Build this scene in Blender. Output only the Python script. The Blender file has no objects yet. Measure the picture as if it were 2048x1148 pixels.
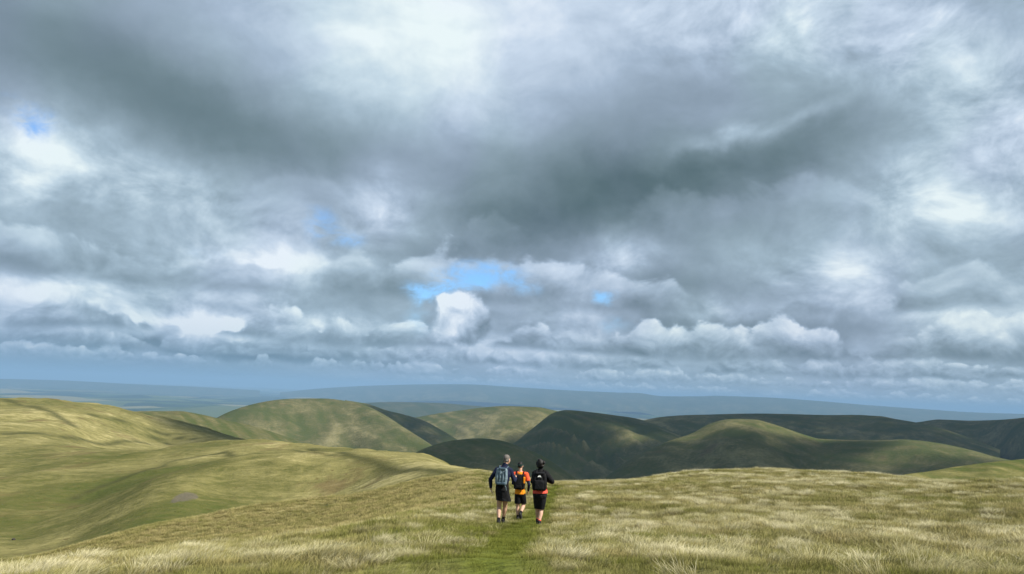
import bpy, math, random
import numpy as np

sc = bpy.context.scene
COL = sc.collection
R = math.radians

# ------------------------------------------------------------------ camera
IMG_W, IMG_H, FPX = 2048.0, 1148.0, 1490.0
PITCH, ROLL = R(8.06), R(2.2)
cam_d = bpy.data.cameras.new('camera')
cam = bpy.data.objects.new('camera', cam_d)
COL.objects.link(cam)
cam_d.sensor_fit = 'HORIZONTAL'
cam_d.sensor_width = 36.0
cam_d.lens = 36.0 * FPX / IMG_W
cam_d.clip_start = 0.1
cam_d.clip_end = 300000.0
fwd = np.array([0.0, math.cos(PITCH), math.sin(PITCH)])
r0 = np.array([1.0, 0.0, 0.0])
u0 = np.array([0.0, -math.sin(PITCH), math.cos(PITCH)])
right = r0 * math.cos(ROLL) + u0 * math.sin(ROLL)
up = -r0 * math.sin(ROLL) + u0 * math.cos(ROLL)
from mathutils import Matrix, Vector
cam.matrix_world = Matrix(((right[0], up[0], -fwd[0], 0), (right[1], up[1], -fwd[1], 0),
                           (right[2], up[2], -fwd[2], 0), (0, 0, 0, 1)))
sc.camera = cam

# ------------------------------------------------------------------ exposure
EXPO = 0.55
sc.view_settings.view_transform = 'Standard'
sc.view_settings.look = 'None'
sc.view_settings.exposure = EXPO
sc.view_settings.gamma = 1.0
sc.view_settings.use_curve_mapping = False
sc.render.engine = 'CYCLES'
sc.cycles.use_denoising = True
sc.cycles.max_bounces = 6
sc.cycles.diffuse_bounces = 3
sc.cycles.transparent_max_bounces = 20
sc.cycles.volume_bounces = 1

# ------------------------------------------------------------------ sun
SUN_AZ, SUN_EL = R(112.0), R(46.0)          # azimuth clockwise from the view direction (+Y)
SUN_DIR = np.array([math.sin(SUN_AZ) * math.cos(SUN_EL), math.cos(SUN_AZ) * math.cos(SUN_EL), math.sin(SUN_EL)])
sun_d = bpy.data.lights.new('sun', 'SUN')
sun_d.energy = 5.0
sun_d.angle = R(0.8)
sun_d.color = (1.0, 0.95, 0.86)
sun = bpy.data.objects.new('sun', sun_d)
COL.objects.link(sun)
sun.rotation_euler = Vector(SUN_DIR).to_track_quat('Z', 'Y').to_euler()


# ------------------------------------------------------------------ picture -> place
def ray(px, py):
    d = fwd * 1.0 + right * ((px - IMG_W / 2) / FPX) + up * ((IMG_H / 2 - py) / FPX)
    return d / np.linalg.norm(d)


def polar(px, py):
    """azimuth (radians, from +Y towards +X) and tangent of the elevation of a direction"""
    d = ray(px, py)
    return math.atan2(d[0], d[1]), d[2] / math.hypot(d[0], d[1])


def at(px, py, r):
    """the point at horizontal distance r seen at a pixel of the 2048-wide photograph"""
    a, t = polar(px, py)
    return np.array([r * math.sin(a), r * math.cos(a), r * t])


# ------------------------------------------------------------------ shader expressions
class X:
    """a float socket that knows arithmetic"""
    nt = None

    def __init__(self, s):
        self.s = s

    @staticmethod
    def m(op, *a, clamp=False):
        n = X.nt.nodes.new('ShaderNodeMath')
        n.operation = op
        n.use_clamp = clamp
        for i, v in enumerate(a):
            if isinstance(v, X):
                X.nt.links.new(v.s, n.inputs[i])
            else:
                n.inputs[i].default_value = v
        return X(n.outputs[0])

    def __add__(s, o): return X.m('ADD', s, o)
    __radd__ = __add__
    def __sub__(s, o): return X.m('SUBTRACT', s, o)
    def __rsub__(s, o): return X.m('SUBTRACT', o, s)
    def __mul__(s, o): return X.m('MULTIPLY', s, o)
    __rmul__ = __mul__
    def __truediv__(s, o): return X.m('DIVIDE', s, o)
    def __rtruediv__(s, o): return X.m('DIVIDE', o, s)
    def clamp(s): return X.m('ADD', s, 0.0, clamp=True)
    def exp(s): return X.m('EXPONENT', s)
    def pow(s, p): return X.m('POWER', s, p)
    def abs(s): return X.m('ABSOLUTE', s)
    def min(s, o): return X.m('MINIMUM', s, o)
    def max(s, o): return X.m('MAXIMUM', s, o)


def link(a, b):
    X.nt.links.new(a.s if isinstance(a, X) else a, b)


def put(v, sock):
    if isinstance(v, X):
        X.nt.links.new(v.s, sock)
    elif hasattr(v, 'is_output'):
        X.nt.links.new(v, sock)
    else:
        sock.default_value = v


def sstep(a, b, x, lo=0.0, hi=1.0):
    n = X.nt.nodes.new('ShaderNodeMapRange')
    n.interpolation_type = 'SMOOTHSTEP'
    put(x, n.inputs['Value'])
    put(a, n.inputs['From Min'])
    put(b, n.inputs['From Max'])
    n.inputs['To Min'].default_value = lo
    n.inputs['To Max'].default_value = hi
    return X(n.outputs['Result'])


def lin(a, b, x, lo=0.0, hi=1.0):
    n = X.nt.nodes.new('ShaderNodeMapRange')
    put(x, n.inputs['Value'])
    n.inputs['From Min'].default_value = a
    n.inputs['From Max'].default_value = b
    n.inputs['To Min'].default_value = lo
    n.inputs['To Max'].default_value = hi
    return X(n.outputs['Result'])


def xyz(x, y, z):
    n = X.nt.nodes.new('ShaderNodeCombineXYZ')
    put(x, n.inputs[0]); put(y, n.inputs[1]); put(z, n.inputs[2])
    return n.outputs[0]


def sep(v):
    n = X.nt.nodes.new('ShaderNodeSeparateXYZ')
    put(v, n.inputs[0])
    return X(n.outputs[0]), X(n.outputs[1]), X(n.outputs[2])


def vmath(op, a, b=None):
    n = X.nt.nodes.new('ShaderNodeVectorMath')
    n.operation = op
    put(a, n.inputs[0])
    if b is not None:
        if op == 'SCALE':
            put(b, n.inputs['Scale'])
        else:
            put(b, n.inputs[1])
    return n.outputs['Value'] if op in ('LENGTH', 'DOT_PRODUCT') else n.outputs['Vector']


def noise(v, scale=1.0, detail=4.0, rough=0.5, dims='3D', color=False, dist=0.0, lac=2.0):
    n = X.nt.nodes.new('ShaderNodeTexNoise')
    n.noise_dimensions = dims
    put(v, n.inputs['Vector'])
    n.inputs['Scale'].default_value = scale
    n.inputs['Detail'].default_value = detail
    n.inputs['Roughness'].default_value = rough
    n.inputs['Lacunarity'].default_value = lac
    n.inputs['Distortion'].default_value = dist
    return n.outputs['Color'] if color else X(n.outputs[0])


def mix(f, a, b, mode='MIX'):
    n = X.nt.nodes.new('ShaderNodeMix')
    n.data_type = 'RGBA'
    n.blend_type = mode
    put(f, n.inputs[0])
    for v, s in ((a, n.inputs[6]), (b, n.inputs[7])):
        if isinstance(v, tuple):
            s.default_value = (*v[:3], 1.0)
        else:
            put(v, s)
    return n.outputs[2]


def srgb(*c):
    return tuple(((v / 255.0) / 12.92 if v / 255.0 <= 0.04045 else ((v / 255.0 + 0.055) / 1.055) ** 2.4) for v in c)


def ramp(x, stops, interp='LINEAR'):
    n = X.nt.nodes.new('ShaderNodeValToRGB')
    put(x, n.inputs[0])
    cr = n.color_ramp
    cr.interpolation = interp
    while len(cr.elements) < len(stops):
        cr.elements.new(0.5)
    for e, (p, c) in zip(cr.elements, stops):
        e.position = p
        e.color = (*c[:3], 1.0)
    return n.outputs[0]


# ------------------------------------------------------------------ sky
world = bpy.data.worlds.new('World')
sc.world = world
world.use_nodes = True
X.nt = world.node_tree
X.nt.nodes.clear()
BG = 0.1


def build_sky():
    tc = X.nt.nodes.new('ShaderNodeTexCoord').outputs['Generated']
    d = vmath('NORMALIZE', tc)
    dx, dy, dz = sep(d)
    deg = 180.0 / math.pi
    az = X.m('ARCTAN2', dx, dy) * deg
    el = X.m('ARCSINE', dz) * deg
    ca, sa = X.m('COSINE', az / deg), X.m('SINE', az / deg)
    elp = el.max(0.0)
    # cloud sheet seen in perspective: features shrink towards the horizon
    inv = 1.0 / (elp + 9.0)
    # soft wandering of everything that follows
    w1 = noise(vmath('SCALE', d, 7.0), 1.0, 3.0, 0.5, color=True)
    w2 = noise(vmath('SCALE', d, 26.0), 1.0, 4.0, 0.6, color=True)
    a1, b1, c1 = sep(w1)
    a2, b2, c2 = sep(w2)
    waz = az + (a1 - 0.5) * 7.0 + (a2 - 0.5) * 2.6
    wel = el + (b1 - 0.5) * 4.0 + (b2 - 0.5) * 1.8
    P = (waz, wel)
    P0 = (az + (a2 - 0.5) * 1.6, el + (b2 - 0.5) * 1.2)

    def blob(px, py, sx, sy, ang=0.0, vec=None):
        a, t = polar(px, py)
        e = math.atan(t) * deg
        pa, pe = P if vec is None else vec
        a0, e0, th = a * deg, e, -R(ang) + ROLL
        cx, cy = math.cos(th), math.sin(th)
        sx, sy = sx / 26.0, sy / 26.0
        MA = lambda p, q, r: X.m('MULTIPLY_ADD', p, q, r)
        u = MA(pa, cx / sx, MA(pe, cy / sx, -(a0 * cx + e0 * cy) / sx))
        v = MA(pa, -cy / sy, MA(pe, cx / sy, (a0 * cy - e0 * cx) / sy))
        return X.m('POWER', math.exp(-1.0), MA(u, u, v * v))

    # --- large light and dark masses of the cloud sheet
    B = sstep(8.0, 22.0, el, 0.55, 0.45)
    masses = [
        (860, -40, 330, 210, 0, .34), (880, 170, 300, 130, 20, .26), (1250, 10, 280, 110, 0, .18),
        (150, 130, 380, 100, 12, -.15), (520, 270, 340, 85, 18, -.17), (330, 40, 200, 60, 0, .04),
        (1200, 410, 330, 100, -8, -.26), (1520, 340, 280, 80, -8, -.20), (1060, 310, 240, 110, 10, -.22),
        (1010, 470, 150, 50, -5, -.12), (1650, 210, 140, 60, 0, -.04), (1330, 190, 200, 60, -10, -.04),
        (1640, 40, 230, 70, 10, .22), (1850, 110, 180, 80, 20, .17), (1960, 310, 190, 140, 0, .22),
        (1900, 415, 70, 42, 20, .24), (1530, 248, 140, 20, -8, .16), (1400, 290, 90, 22, -20, .12),
        (1750, 500, 260, 50, -5, -.02), (1350, 570, 150, 45, 10, -.16),
        (1690, 545, 75, 75, -40, .30), (1430, 630, 90, 24, 0, .20), (1920, 650, 130, 50, -15, .30),
        (1250, 520, 80, 30, -10, .30), (1950, 560, 170, 36, -5, -.10), (1600, 665, 260, 30, 2, -.22),
        (1330, 655, 120, 26, 0, -.16), (1980, 712, 160, 16, 2, -.22),
        (100, 305, 100, 50, 0, .42), (55, 370, 36, 26, 0, .18), (330, 370, 240, 60, 12, .14),
        (230, 490, 120, 50, 0, .02), (60, 470, 120, 40, 0, -.06), (420, 470, 150, 36, -5, .02),
        (560, 525, 130, 48, 0, .48), (780, 430, 110, 60, 0, .20), (740, 380, 60, 50, 0, .12),
        (100, 580, 180, 28, 0, .32), (300, 620, 240, 30, 0, -.06), (700, 590, 150, 26, -5, -.10),
        (860, 510, 130, 36, 10, -.08),
        (480, 655, 330, 28, 2, .52), (380, 708, 330, 11, 3, -.34), (620, 716, 160, 10, 3, -.16), (250, 745, 400, 18, 2, -.10), (830, 690, 70, 36, -40, -.28),
        (1000, 660, 80, 50, 0, -.06), (1160, 600, 60, 50, 0, .12), (1130, 690, 120, 36, 0, .26),
    ]
    for px, py, sx, sy, ang, amp in masses:
        B = X.m('MULTIPLY_ADD', blob(px, py, sx, sy, ang), amp * 1.22, B)

    # --- billows: fan-shaped perspective coordinates, lit from above
    lg = X.m('LOGARITHM', elp + 9.0, math.e) * 2.6
    q = xyz(az * inv * 1.2, lg, 0.0)
    qs = xyz(az * inv * 1.2 + 0.05, lg + 0.07, 0.0)
    qw = noise(q, 2.2, 3.0, 0.5, dims='2D', color=True)
    qq = vmath('ADD', q, vmath('SCALE', qw, 0.35))
    qqs = vmath('ADD', qs, vmath('SCALE', qw, 0.35))
    n1 = noise(qq, 1.9, 6.0, 0.52, dims='2D')
    n1s = noise(qqs, 1.9, 6.0, 0.52, dims='2D')
    # lumpy heads of cloud that do not follow the perspective fan
    dl = vmath('MULTIPLY', d, (1.0, 1.0, 1.5))
    m1 = noise(dl, 10.0, 8.0, 0.60, dist=0.35)
    m1s = noise(vmath('ADD', dl, (0.012, 0.0, 0.020)), 10.0, 8.0, 0.60, dist=0.35)
    calm = 1.0 - sstep(12.0, 22.0, el) * 0.62 * (1.0 - sstep(6.0, 16.0, az))
    rough_zone = sstep(0.40, 0.70, B) * 0.75 + 0.25
    B = B + ((n1 - 0.5) * 0.18 + (n1 - n1s) * 0.30 + (m1 - 0.5) * 0.40 + (m1 - m1s) * 0.95) * rough_zone * calm

    # --- rows of cumulus with flat bases, one behind another
    circ = xyz(sa * deg, ca * deg, 0.0)
    rows = [  # base elevation, height, width scale, bright, dark, opacity, seed
        (0.45, 0.55, 1.1, .86, .56, .70, 91.0),
        (1.2, 0.9, 1.9, .86, .50, .80, 3.0),
        (2.1, 1.3, 2.8, .84, .40, .80, 11.0),
        (3.3, 2.3, 5.0, .92, .32, .85, 23.0),
        (6.8, 3.2, 8.0, .88, .30, .62, 37.0),
        (10.6, 4.6, 11.5, .78, .32, .22, 53.0),
    ]
    for eb, H, W, br, dk, op, seed in rows:
        base = (noise(vmath('ADD', circ, (seed, 0, 0)), 0.35 / W, 2.0, 0.5) - 0.5) * (H * 0.8) + eb
        t = (el - base) / H
        prof = sstep(0.30, 0.62, noise(vmath('ADD', circ, (0, seed, 0)), 0.55 / W, 3.0, 0.55))
        cv = xyz(sa * deg / W, ca * deg / W, el * (1.35 / W) + seed)
        cvs = xyz((sa * deg + 0.10 * W) / W, ca * deg / W, el * (1.35 / W) + seed + 0.16)
        bn = noise(cv, 1.7, 6.0, 0.56, dist=0.35)
        bns = noise(cvs, 1.7, 6.0, 0.56, dist=0.35)
        edge = prof * 1.25 - t + (bn - 0.5) * 1.7
        msk = sstep(-0.04, 0.20, edge) * sstep(-0.22, 0.10, t + (bn - 0.5) * 0.25) * sstep(0.02, 0.22, prof)
        lit = sstep(0.0, 0.95, t + (bn - 0.5) * 0.8, dk, br) + (bn - bns) * 1.0
        f = msk * (op * sstep(-22.0, 6.0, az) if eb < 1 else op)
        B = B + (lit - B) * f

    # --- a bright cumulus tower beside the blue gap
    cz = (az + (a2 - 0.5) * 2.0, el + (b2 - 0.5) * 1.6)
    tn = noise(vmath('SCALE', d, 42.0), 1.0, 5.0, 0.6, dist=.4)
    tns = noise(vmath('ADD', vmath('SCALE', d, 42.0), (-.35, 0.0, .45)), 1.0, 5.0, 0.6, dist=.4)
    lumps = [(893, 604, 22, 19), (918, 596, 26, 20), (940, 618, 26, 22), (905, 630, 34, 28), (930, 652, 40, 32), (958, 640, 24, 24), (912, 672, 50, 22)]
    tower, ts = X.m('ADD', 0.0, 0.0), X.m('ADD', 0.0, 0.0)
    for px, py, sx, sy in lumps:
        tower = tower + blob(px, py, sx, sy, 0, cz)
        ts = ts + blob(px + 9, py + 12, sx, sy, 0, cz)
    tm = sstep(0.30, 0.95, tower + (tn - .5) * .55)
    tl = 0.74 + (tower - ts) * .42 + (tn - tns) * .75
    tl = tl + (blob(900, 605, 60, 50, 0, cz) - .45) * .34
    B = B + (tl - B) * tm

    # --- gaps of open blue
    G = X.m('ADD', 0.0, 0.0)
    for px, py, sx, sy, ang, amp in [
        (952, 552, 90, 27, -6, 1.05), (860, 587, 50, 18, 10, .75), (1208, 592, 24, 17, 0, .85), (1050, 575, 35, 18, 0, .4),
        (66, 252, 30, 22, 20, .62), (640, 445, 40, 48, -20, .52), (40, 215, 90, 22, 10, .32), (700, 478, 40, 20, 0, .42),
        (1230, 650, 50, 24, 0, .30), (840, 640, 40, 40, 0, .32), (420, 505, 60, 16, -6, .25),
    ]:
        G = X.m('MULTIPLY_ADD', blob(px, py, sx, sy, ang, P0), amp, G)
    wisp = noise(vmath('MULTIPLY', d, (30.0, 30.0, 55.0)), 1.0, 5.0, 0.6, dist=.5)
    G = sstep(0.10, 1.05, G * (1.0 + (m1 - .5) * 1.6) + (wisp - .5) * 2.0 * sstep(.02, .6, G)) * (1.0 - tm)

    cloud = ramp(B, [(0.0, srgb(86, 107, 114)), (0.2, srgb(112, 132, 142)), (0.4, srgb(140, 160, 174)),
                     (0.6, srgb(168, 189, 206)), (0.8, srgb(200, 219, 233)), (1.0, srgb(236, 248, 252))])
    # faint colour drift: greener and more lavender parts of the sheet
    hue = noise(vmath('SCALE', d, 5.0), 1.0, 2.0, 0.5)
    cloud = mix(sstep(0.40, 0.62, hue), mix(1.0, cloud, (1.0, 1.005, .99), 'MULTIPLY'), mix(1.0, cloud, (1.015, 0.985, 1.03), 'MULTIPLY'))
    # air between us and the far rows
    low = (elp * -0.55).exp()
    air = mix(lin(-25.0, 30.0, az).clamp(), srgb(110, 149, 181), srgb(168, 192, 218))
    cloud = mix(low * lin(-20.0, 25.0, az, .86, .28).clamp(), cloud, air)

    nish = X.nt.nodes.new('ShaderNodeTexSky')
    nish.sky_type = 'NISHITA'
    nish.sun_disc = False
    nish.sun_elevation = SUN_EL
    nish.sun_rotation = SUN_AZ
    nish.altitude = 600
    blue = mix(1.0, nish.outputs[0], (.70, 1.05, 1.38), 'MULTIPLY')
    cl10 = vmath('SCALE', cloud, 2.0 ** -EXPO / BG)
    out = mix(G, cl10, blue)
    bg = X.nt.nodes.new('ShaderNodeBackground')
    put(out, bg.inputs['Color'])
    bg.inputs['Strength'].default_value = BG
    o = X.nt.nodes.new('ShaderNodeOutputWorld')
    X.nt.links.new(bg.outputs[0], o.inputs['Surface'])
    world.cycles.sampling_method = 'MANUAL'
    world.cycles.sample_map_resolution = 512


build_sky()


# ------------------------------------------------------------------ numeric helpers
rng = np.random.default_rng(7)
random.seed(7)


def hash2(ix, iy, seed):
    h = (ix.astype(np.int64) * 374761393 + iy.astype(np.int64) * 668265263 + seed * 1274126177) & 0x7fffffff
    h = ((h ^ (h >> 13)) * 1103515245) & 0x7fffffff
    return ((h ^ (h >> 16)) & 0xffff) / 65535.0


def vnoise(x, y, seed=0):
    """gradient noise, about -0.7 .. 0.7"""
    ix, iy = np.floor(x), np.floor(y)
    fx, fy = x - ix, y - iy
    sx, sy = fx * fx * fx * (fx * (fx * 6 - 15) + 10), fy * fy * fy * (fy * (fy * 6 - 15) + 10)
    out = 0
    for ox in (0, 1):
        for oy in (0, 1):
            a = hash2(ix + ox, iy + oy, seed) * 2 * np.pi
            g = np.cos(a) * (fx - ox) + np.sin(a) * (fy - oy)
            out = out + g * (sx if ox else 1 - sx) * (sy if oy else 1 - sy)
    return out


def fbm(x, y, seed=0, octv=4, gain=0.5):
    s, a, f = 0, 1.0, 1.0
    for i in range(octv):
        s = s + a * vnoise(x * f + 17.3 * i, y * f - 9.1 * i, seed + i)
        a *= gain
        f *= 2.03
    return s


def pchip(xk, yk, x):
    """monotone cubic interpolation"""
    xk, yk = np.asarray(xk, float), np.asarray(yk, float)
    h = np.diff(xk)
    dl = np.diff(yk) / h
    m = np.zeros_like(yk)
    m[0], m[-1] = dl[0], dl[-1]
    for i in range(1, len(xk) - 1):
        if dl[i - 1] * dl[i] > 0:
            w1, w2 = 2 * h[i] + h[i - 1], h[i] + 2 * h[i - 1]
            m[i] = (w1 + w2) / (w1 / dl[i - 1] + w2 / dl[i])
    i = np.clip(np.searchsorted(xk, x) - 1, 0, len(xk) - 2)
    t = np.clip((x - xk[i]) / h[i], 0, 1)
    t2, t3 = t * t, t * t * t
    return ((2 * t3 - 3 * t2 + 1) * yk[i] + (t3 - 2 * t2 + t) * h[i] * m[i]
            + (-2 * t3 + 3 * t2) * yk[i + 1] + (t3 - t2) * h[i] * m[i + 1])


def smoother(xk, yk, x):
    """Catmull-Rom through points (rounder than pchip)"""
    xk, yk = np.asarray(xk, float), np.asarray(yk, float)
    m = np.gradient(yk, xk)
    i = np.clip(np.searchsorted(xk, x) - 1, 0, len(xk) - 2)
    h = xk[i + 1] - xk[i]
    t = np.clip((x - xk[i]) / h, 0, 1)
    t2, t3 = t * t, t * t * t
    return ((2 * t3 - 3 * t2 + 1) * yk[i] + (t3 - 2 * t2 + t) * h * m[i]
            + (-2 * t3 + 3 * t2) * yk[i + 1] + (t3 - t2) * h * m[i + 1])


def seg_dist(x, y, pts):
    """distance from points to a polyline"""
    best = np.full(x.shape, 1e18)
    for (ax, ay), (bx, by) in zip(pts[:-1], pts[1:]):
        dx, dy = bx - ax, by - ay
        t = np.clip(((x - ax) * dx + (y - ay) * dy) / (dx * dx + dy * dy + 1e-9), 0, 1)
        best = np.minimum(best, np.hypot(x - ax - t * dx, y - ay - t * dy))
    return best


def grid_mesh(name, P, mat, attrs=None):
    """P: (rows, cols, 3) grid of points -> one smooth mesh object"""
    nr, nc = P.shape[:2]
    idx = np.arange(nr * nc).reshape(nr, nc)
    f = np.stack([idx[:-1, :-1], idx[:-1, 1:], idx[1:, 1:], idx[1:, :-1]], -1).reshape(-1, 4)
    me = bpy.data.meshes.new(name)
    me.vertices.add(nr * nc)
    me.vertices.foreach_set('co', P.reshape(-1).astype(np.float32))
    me.loops.add(f.size)
    me.loops.foreach_set('vertex_index', f.reshape(-1).astype(np.int32))
    me.polygons.add(len(f))
    me.polygons.foreach_set('loop_start', np.arange(0, f.size, 4, dtype=np.int32))
    me.polygons.foreach_set('use_smooth', np.ones(len(f), bool))
    me.update(calc_edges=True)
    me.validate()
    for k, v in (attrs or {}).items():
        a = me.attributes.new(k, 'FLOAT', 'POINT')
        a.data.foreach_set('value', np.asarray(v, np.float32).reshape(-1))
    # the sheet faces the sky
    if me.polygons[len(f) // 2].normal.z < 0:
        me.flip_normals()
    me.materials.append(mat)
    o = bpy.data.objects.new(name, me)
    COL.objects.link(o)
    return o


def tag(o, label=None, cat=None, group=None, kind=None):
    for k, v in (('label', label), ('category', cat), ('group', group), ('kind', kind)):
        if v:
            o[k] = v
    return o


# ------------------------------------------------------------------ materials of the land
def material(name):
    m = bpy.data.materials.new(name)
    m.use_nodes = True
    X.nt = m.node_tree
    X.nt.nodes.clear()
    return m


def finish(col, rough=0.9, bump=None, bstr=0.5, bdist=1.0, spec=0.1, trans=None):
    b = X.nt.nodes.new('ShaderNodeBsdfPrincipled')
    put(col, b.inputs['Base Color']) if not isinstance(col, tuple) else setattr(b.inputs['Base Color'], 'default_value', (*col, 1))
    put(rough, b.inputs['Roughness'])
    b.inputs['Specular IOR Level'].default_value = spec
    if bump is not None:
        n = X.nt.nodes.new('ShaderNodeBump')
        n.inputs['Strength'].default_value = bstr
        n.inputs['Distance'].default_value = bdist
        put(bump, n.inputs['Height'])
        X.nt.links.new(n.outputs[0], b.inputs['Normal'])
    o = X.nt.nodes.new('ShaderNodeOutputMaterial')
    X.nt.links.new(b.outputs[0], o.inputs['Surface'])
    return b


def attr(name, kind='GEOMETRY'):
    n = X.nt.nodes.new('ShaderNodeAttribute')
    n.attribute_name = name
    n.attribute_type = kind
    return n


STRAW, OLIVE, GREEN, RUST = (.225, .202, .080), (.115, .112, .038), (.074, .090, .024), (.135, .092, .046)


def hill_material(name, straw=.5, dark=1.0, scale=1.0, hue=(1, 1, 1)):
    """rough fell grass: patches of bleached straw, olive and green"""
    m = material(name)
    g = X.nt.nodes.new('ShaderNodeNewGeometry')
    p = g.outputs['Position']
    big = noise(p, .0045 / scale, 4.0, 0.55, dist=0.6)
    mid = noise(p, .022 / scale, 5.0, 0.6, dist=0.8)
    fine = noise(p, .16 / scale, 5.0, 0.65)
    f = big * 0.55 + mid * 0.6 + fine * 0.45 - 0.3 + X(attr('rib').outputs['Fac']) * .36
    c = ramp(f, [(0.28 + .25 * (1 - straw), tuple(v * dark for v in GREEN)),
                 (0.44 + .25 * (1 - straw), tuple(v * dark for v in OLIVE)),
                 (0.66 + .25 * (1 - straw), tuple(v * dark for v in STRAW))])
    c = mix(sstep(.60, .74, noise(p, .012 / scale, 4.0, .6)) * .55, c, tuple(v * dark for v in RUST))
    t = X(attr('track').outputs['Fac'])
    c = mix(t * .8, c, (.070, .072, .030))
    s = X(attr('soil').outputs['Fac'])
    c = mix(s, c, (.19, .165, .15))
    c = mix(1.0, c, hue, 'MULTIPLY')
    finish(c, 0.95, bump=fine * 0.6 + mid, bstr=0.55, bdist=4.0 * scale, spec=0.03)
    return m


MAT_NEAR = hill_material('moor_grass_near', straw=.66, dark=1.0, scale=.35)
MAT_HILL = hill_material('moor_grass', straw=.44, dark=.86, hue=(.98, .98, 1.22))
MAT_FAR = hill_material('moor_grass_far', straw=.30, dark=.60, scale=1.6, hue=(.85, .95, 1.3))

# ------------------------------------------------------------------ the fell we stand on
# columns: pixel column -> (horizontal distance, pixel row) of points on the ground; rows below the sight line are hidden dips
COLS = {
    -500: [(6, 1190), (11, 1160), (14, 1175), (40, 1190), (100, 1110), (180, 1040), (300, 930), (450, 860), (600, 800), (760, 900)],
    0: [(6, 1205), (10, 1165), (13, 1156), (20, 1176), (45, 1176), (80, 1128), (130, 1064), (200, 1000), (300, 925), (450, 850), (600, 791), (760, 880)],
    150: [(6, 1196), (10, 1153), (14, 1136), (22, 1152), (45, 1152), (75, 1104), (120, 1046), (190, 975), (290, 912), (360, 893), (480, 845), (610, 802), (760, 880)],
    300: [(6, 1188), (10, 1138), (15, 1116), (24, 1127), (42, 1126), (62, 1088), (100, 1022), (160, 960), (230, 915), (290, 893), (340, 914), (400, 914), (500, 868), (620, 828), (760, 890)],
    500: [(6, 1180), (11, 1116), (16, 1090), (26, 1096), (42, 1090), (66, 1049), (105, 992), (165, 937), (225, 902), (270, 881), (340, 905), (430, 907), (560, 873), (680, 920)],
    700: [(6, 1176), (11, 1098), (18, 1063), (28, 1062), (42, 1052), (62, 1022), (90, 985), (130, 945), (170, 916), (210, 895), (260, 910), (400, 1000), (600, 1080)],
    850: [(6, 1172), (11, 1085), (19, 1043), (28, 1027), (42, 1005), (65, 970), (100, 940), (130, 922), (160, 910), (220, 930), (400, 1020), (600, 1090)],
    980: [(6, 1172), (11, 1098), (19, 1050), (30, 1010), (45, 978), (60, 958), (75, 946), (90, 938), (140, 960), (300, 1080), (600, 1140)],
    1110: [(6, 1172), (11, 1098), (19.5, 1052), (30, 1008), (45, 979), (58, 967), (100, 995), (300, 1110), (600, 1160)],
    1250: [(6, 1174), (11, 1100), (18, 1055), (30, 1000), (45, 970), (57, 962), (90, 984), (300, 1110), (600, 1160)],
    1400: [(6, 1176), (11, 1105), (18, 1053), (30, 995), (48, 957), (60, 945), (100, 970), (300, 1110), (600, 1160)],
    1520: [(6, 1178), (11, 1108), (18, 1054), (30, 994), (48, 954), (62, 942), (100, 968), (300, 1110), (600, 1160)],
    1700: [(6, 1182), (11, 1112), (18, 1056), (30, 997), (48, 962), (60, 950), (100, 975), (300, 1115), (600, 1165)],
    1850: [(6, 1186), (11, 1118), (18, 1060), (30, 1002), (45, 972), (55, 963), (100, 989), (300, 1120), (600, 1170)],
    2048: [(6, 1192), (11, 1126), (18, 1066), (30, 1000), (40, 974), (48, 966), (90, 994), (300, 1130), (600, 1175)],
    2550: [(6, 1215), (11, 1146), (18, 1085), (30, 1018), (40, 985), (48, 975), (90, 1005), (300, 1140), (600, 1190)],
}
RG = np.concatenate([[0.0], np.geomspace(0.6, 900, 470)])
GUP, GZ = [], []
for px in sorted(COLS):
    ks = COLS[px]
    rr = [0.0, 2.0]
    zz = [-1.60, -1.63]
    for r, py in ks:
        a, t = polar(px, py)
        rr.append(r)
        zz.append(t * r)
    a, _ = polar(px, 950)
    rr.append(1000.0)
    zz.append(min(zz[-1] - 60, -150.0))
    GUP.append(a)
    GZ.append(pchip(rr, zz, RG))
GUP, GZ = np.array(GUP), np.array(GZ)
NA = 640
A0, A1 = R(-52), R(52)
AG = np.linspace(A0, A1, NA)
ZG = np.empty((len(RG), NA))
for i in range(len(RG)):
    ZG[i] = pchip(GUP, GZ[:, i], np.clip(AG, GUP[0], GUP[-1]))


def blur(Z, s, axis):
    k = np.arange(-int(3 * s), int(3 * s) + 1)
    w = np.exp(-(k / s) ** 2 / 2)
    w /= w.sum()
    pad = [(0, 0), (0, 0)]
    pad[axis] = (len(k) // 2, len(k) // 2)
    Zp = np.pad(Z, pad, mode='edge')
    return sum(wi * np.take(Zp, range(i, i + Z.shape[axis]), axis=axis) for i, wi in enumerate(w))


ZG = blur(ZG, 8.6, 1)
ZG = blur(ZG, 3.1, 0)


def relief(x, y):
    """tussocks and hummocks on top of the broad shape"""
    r = np.hypot(x, y)
    n = (fbm(x * .16, y * .16, 3, 3) * .22 + fbm(x * .9, y * .9, 9, 2) * .085) * np.clip((r - 2) / 8, .15, 1)
    n = n + fbm(x * .018, y * .018, 21, 3) * np.clip((r - 70) / 120, 0, 1) * 3.0
    n = n + fbm(x * .07, y * .07, 29, 3) * np.clip((r - 60) / 120, 0, 1) * .55
    return n


HOLLOWS = []   # (x, y, along sight, across, depth): filled once the broad shape is known


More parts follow.
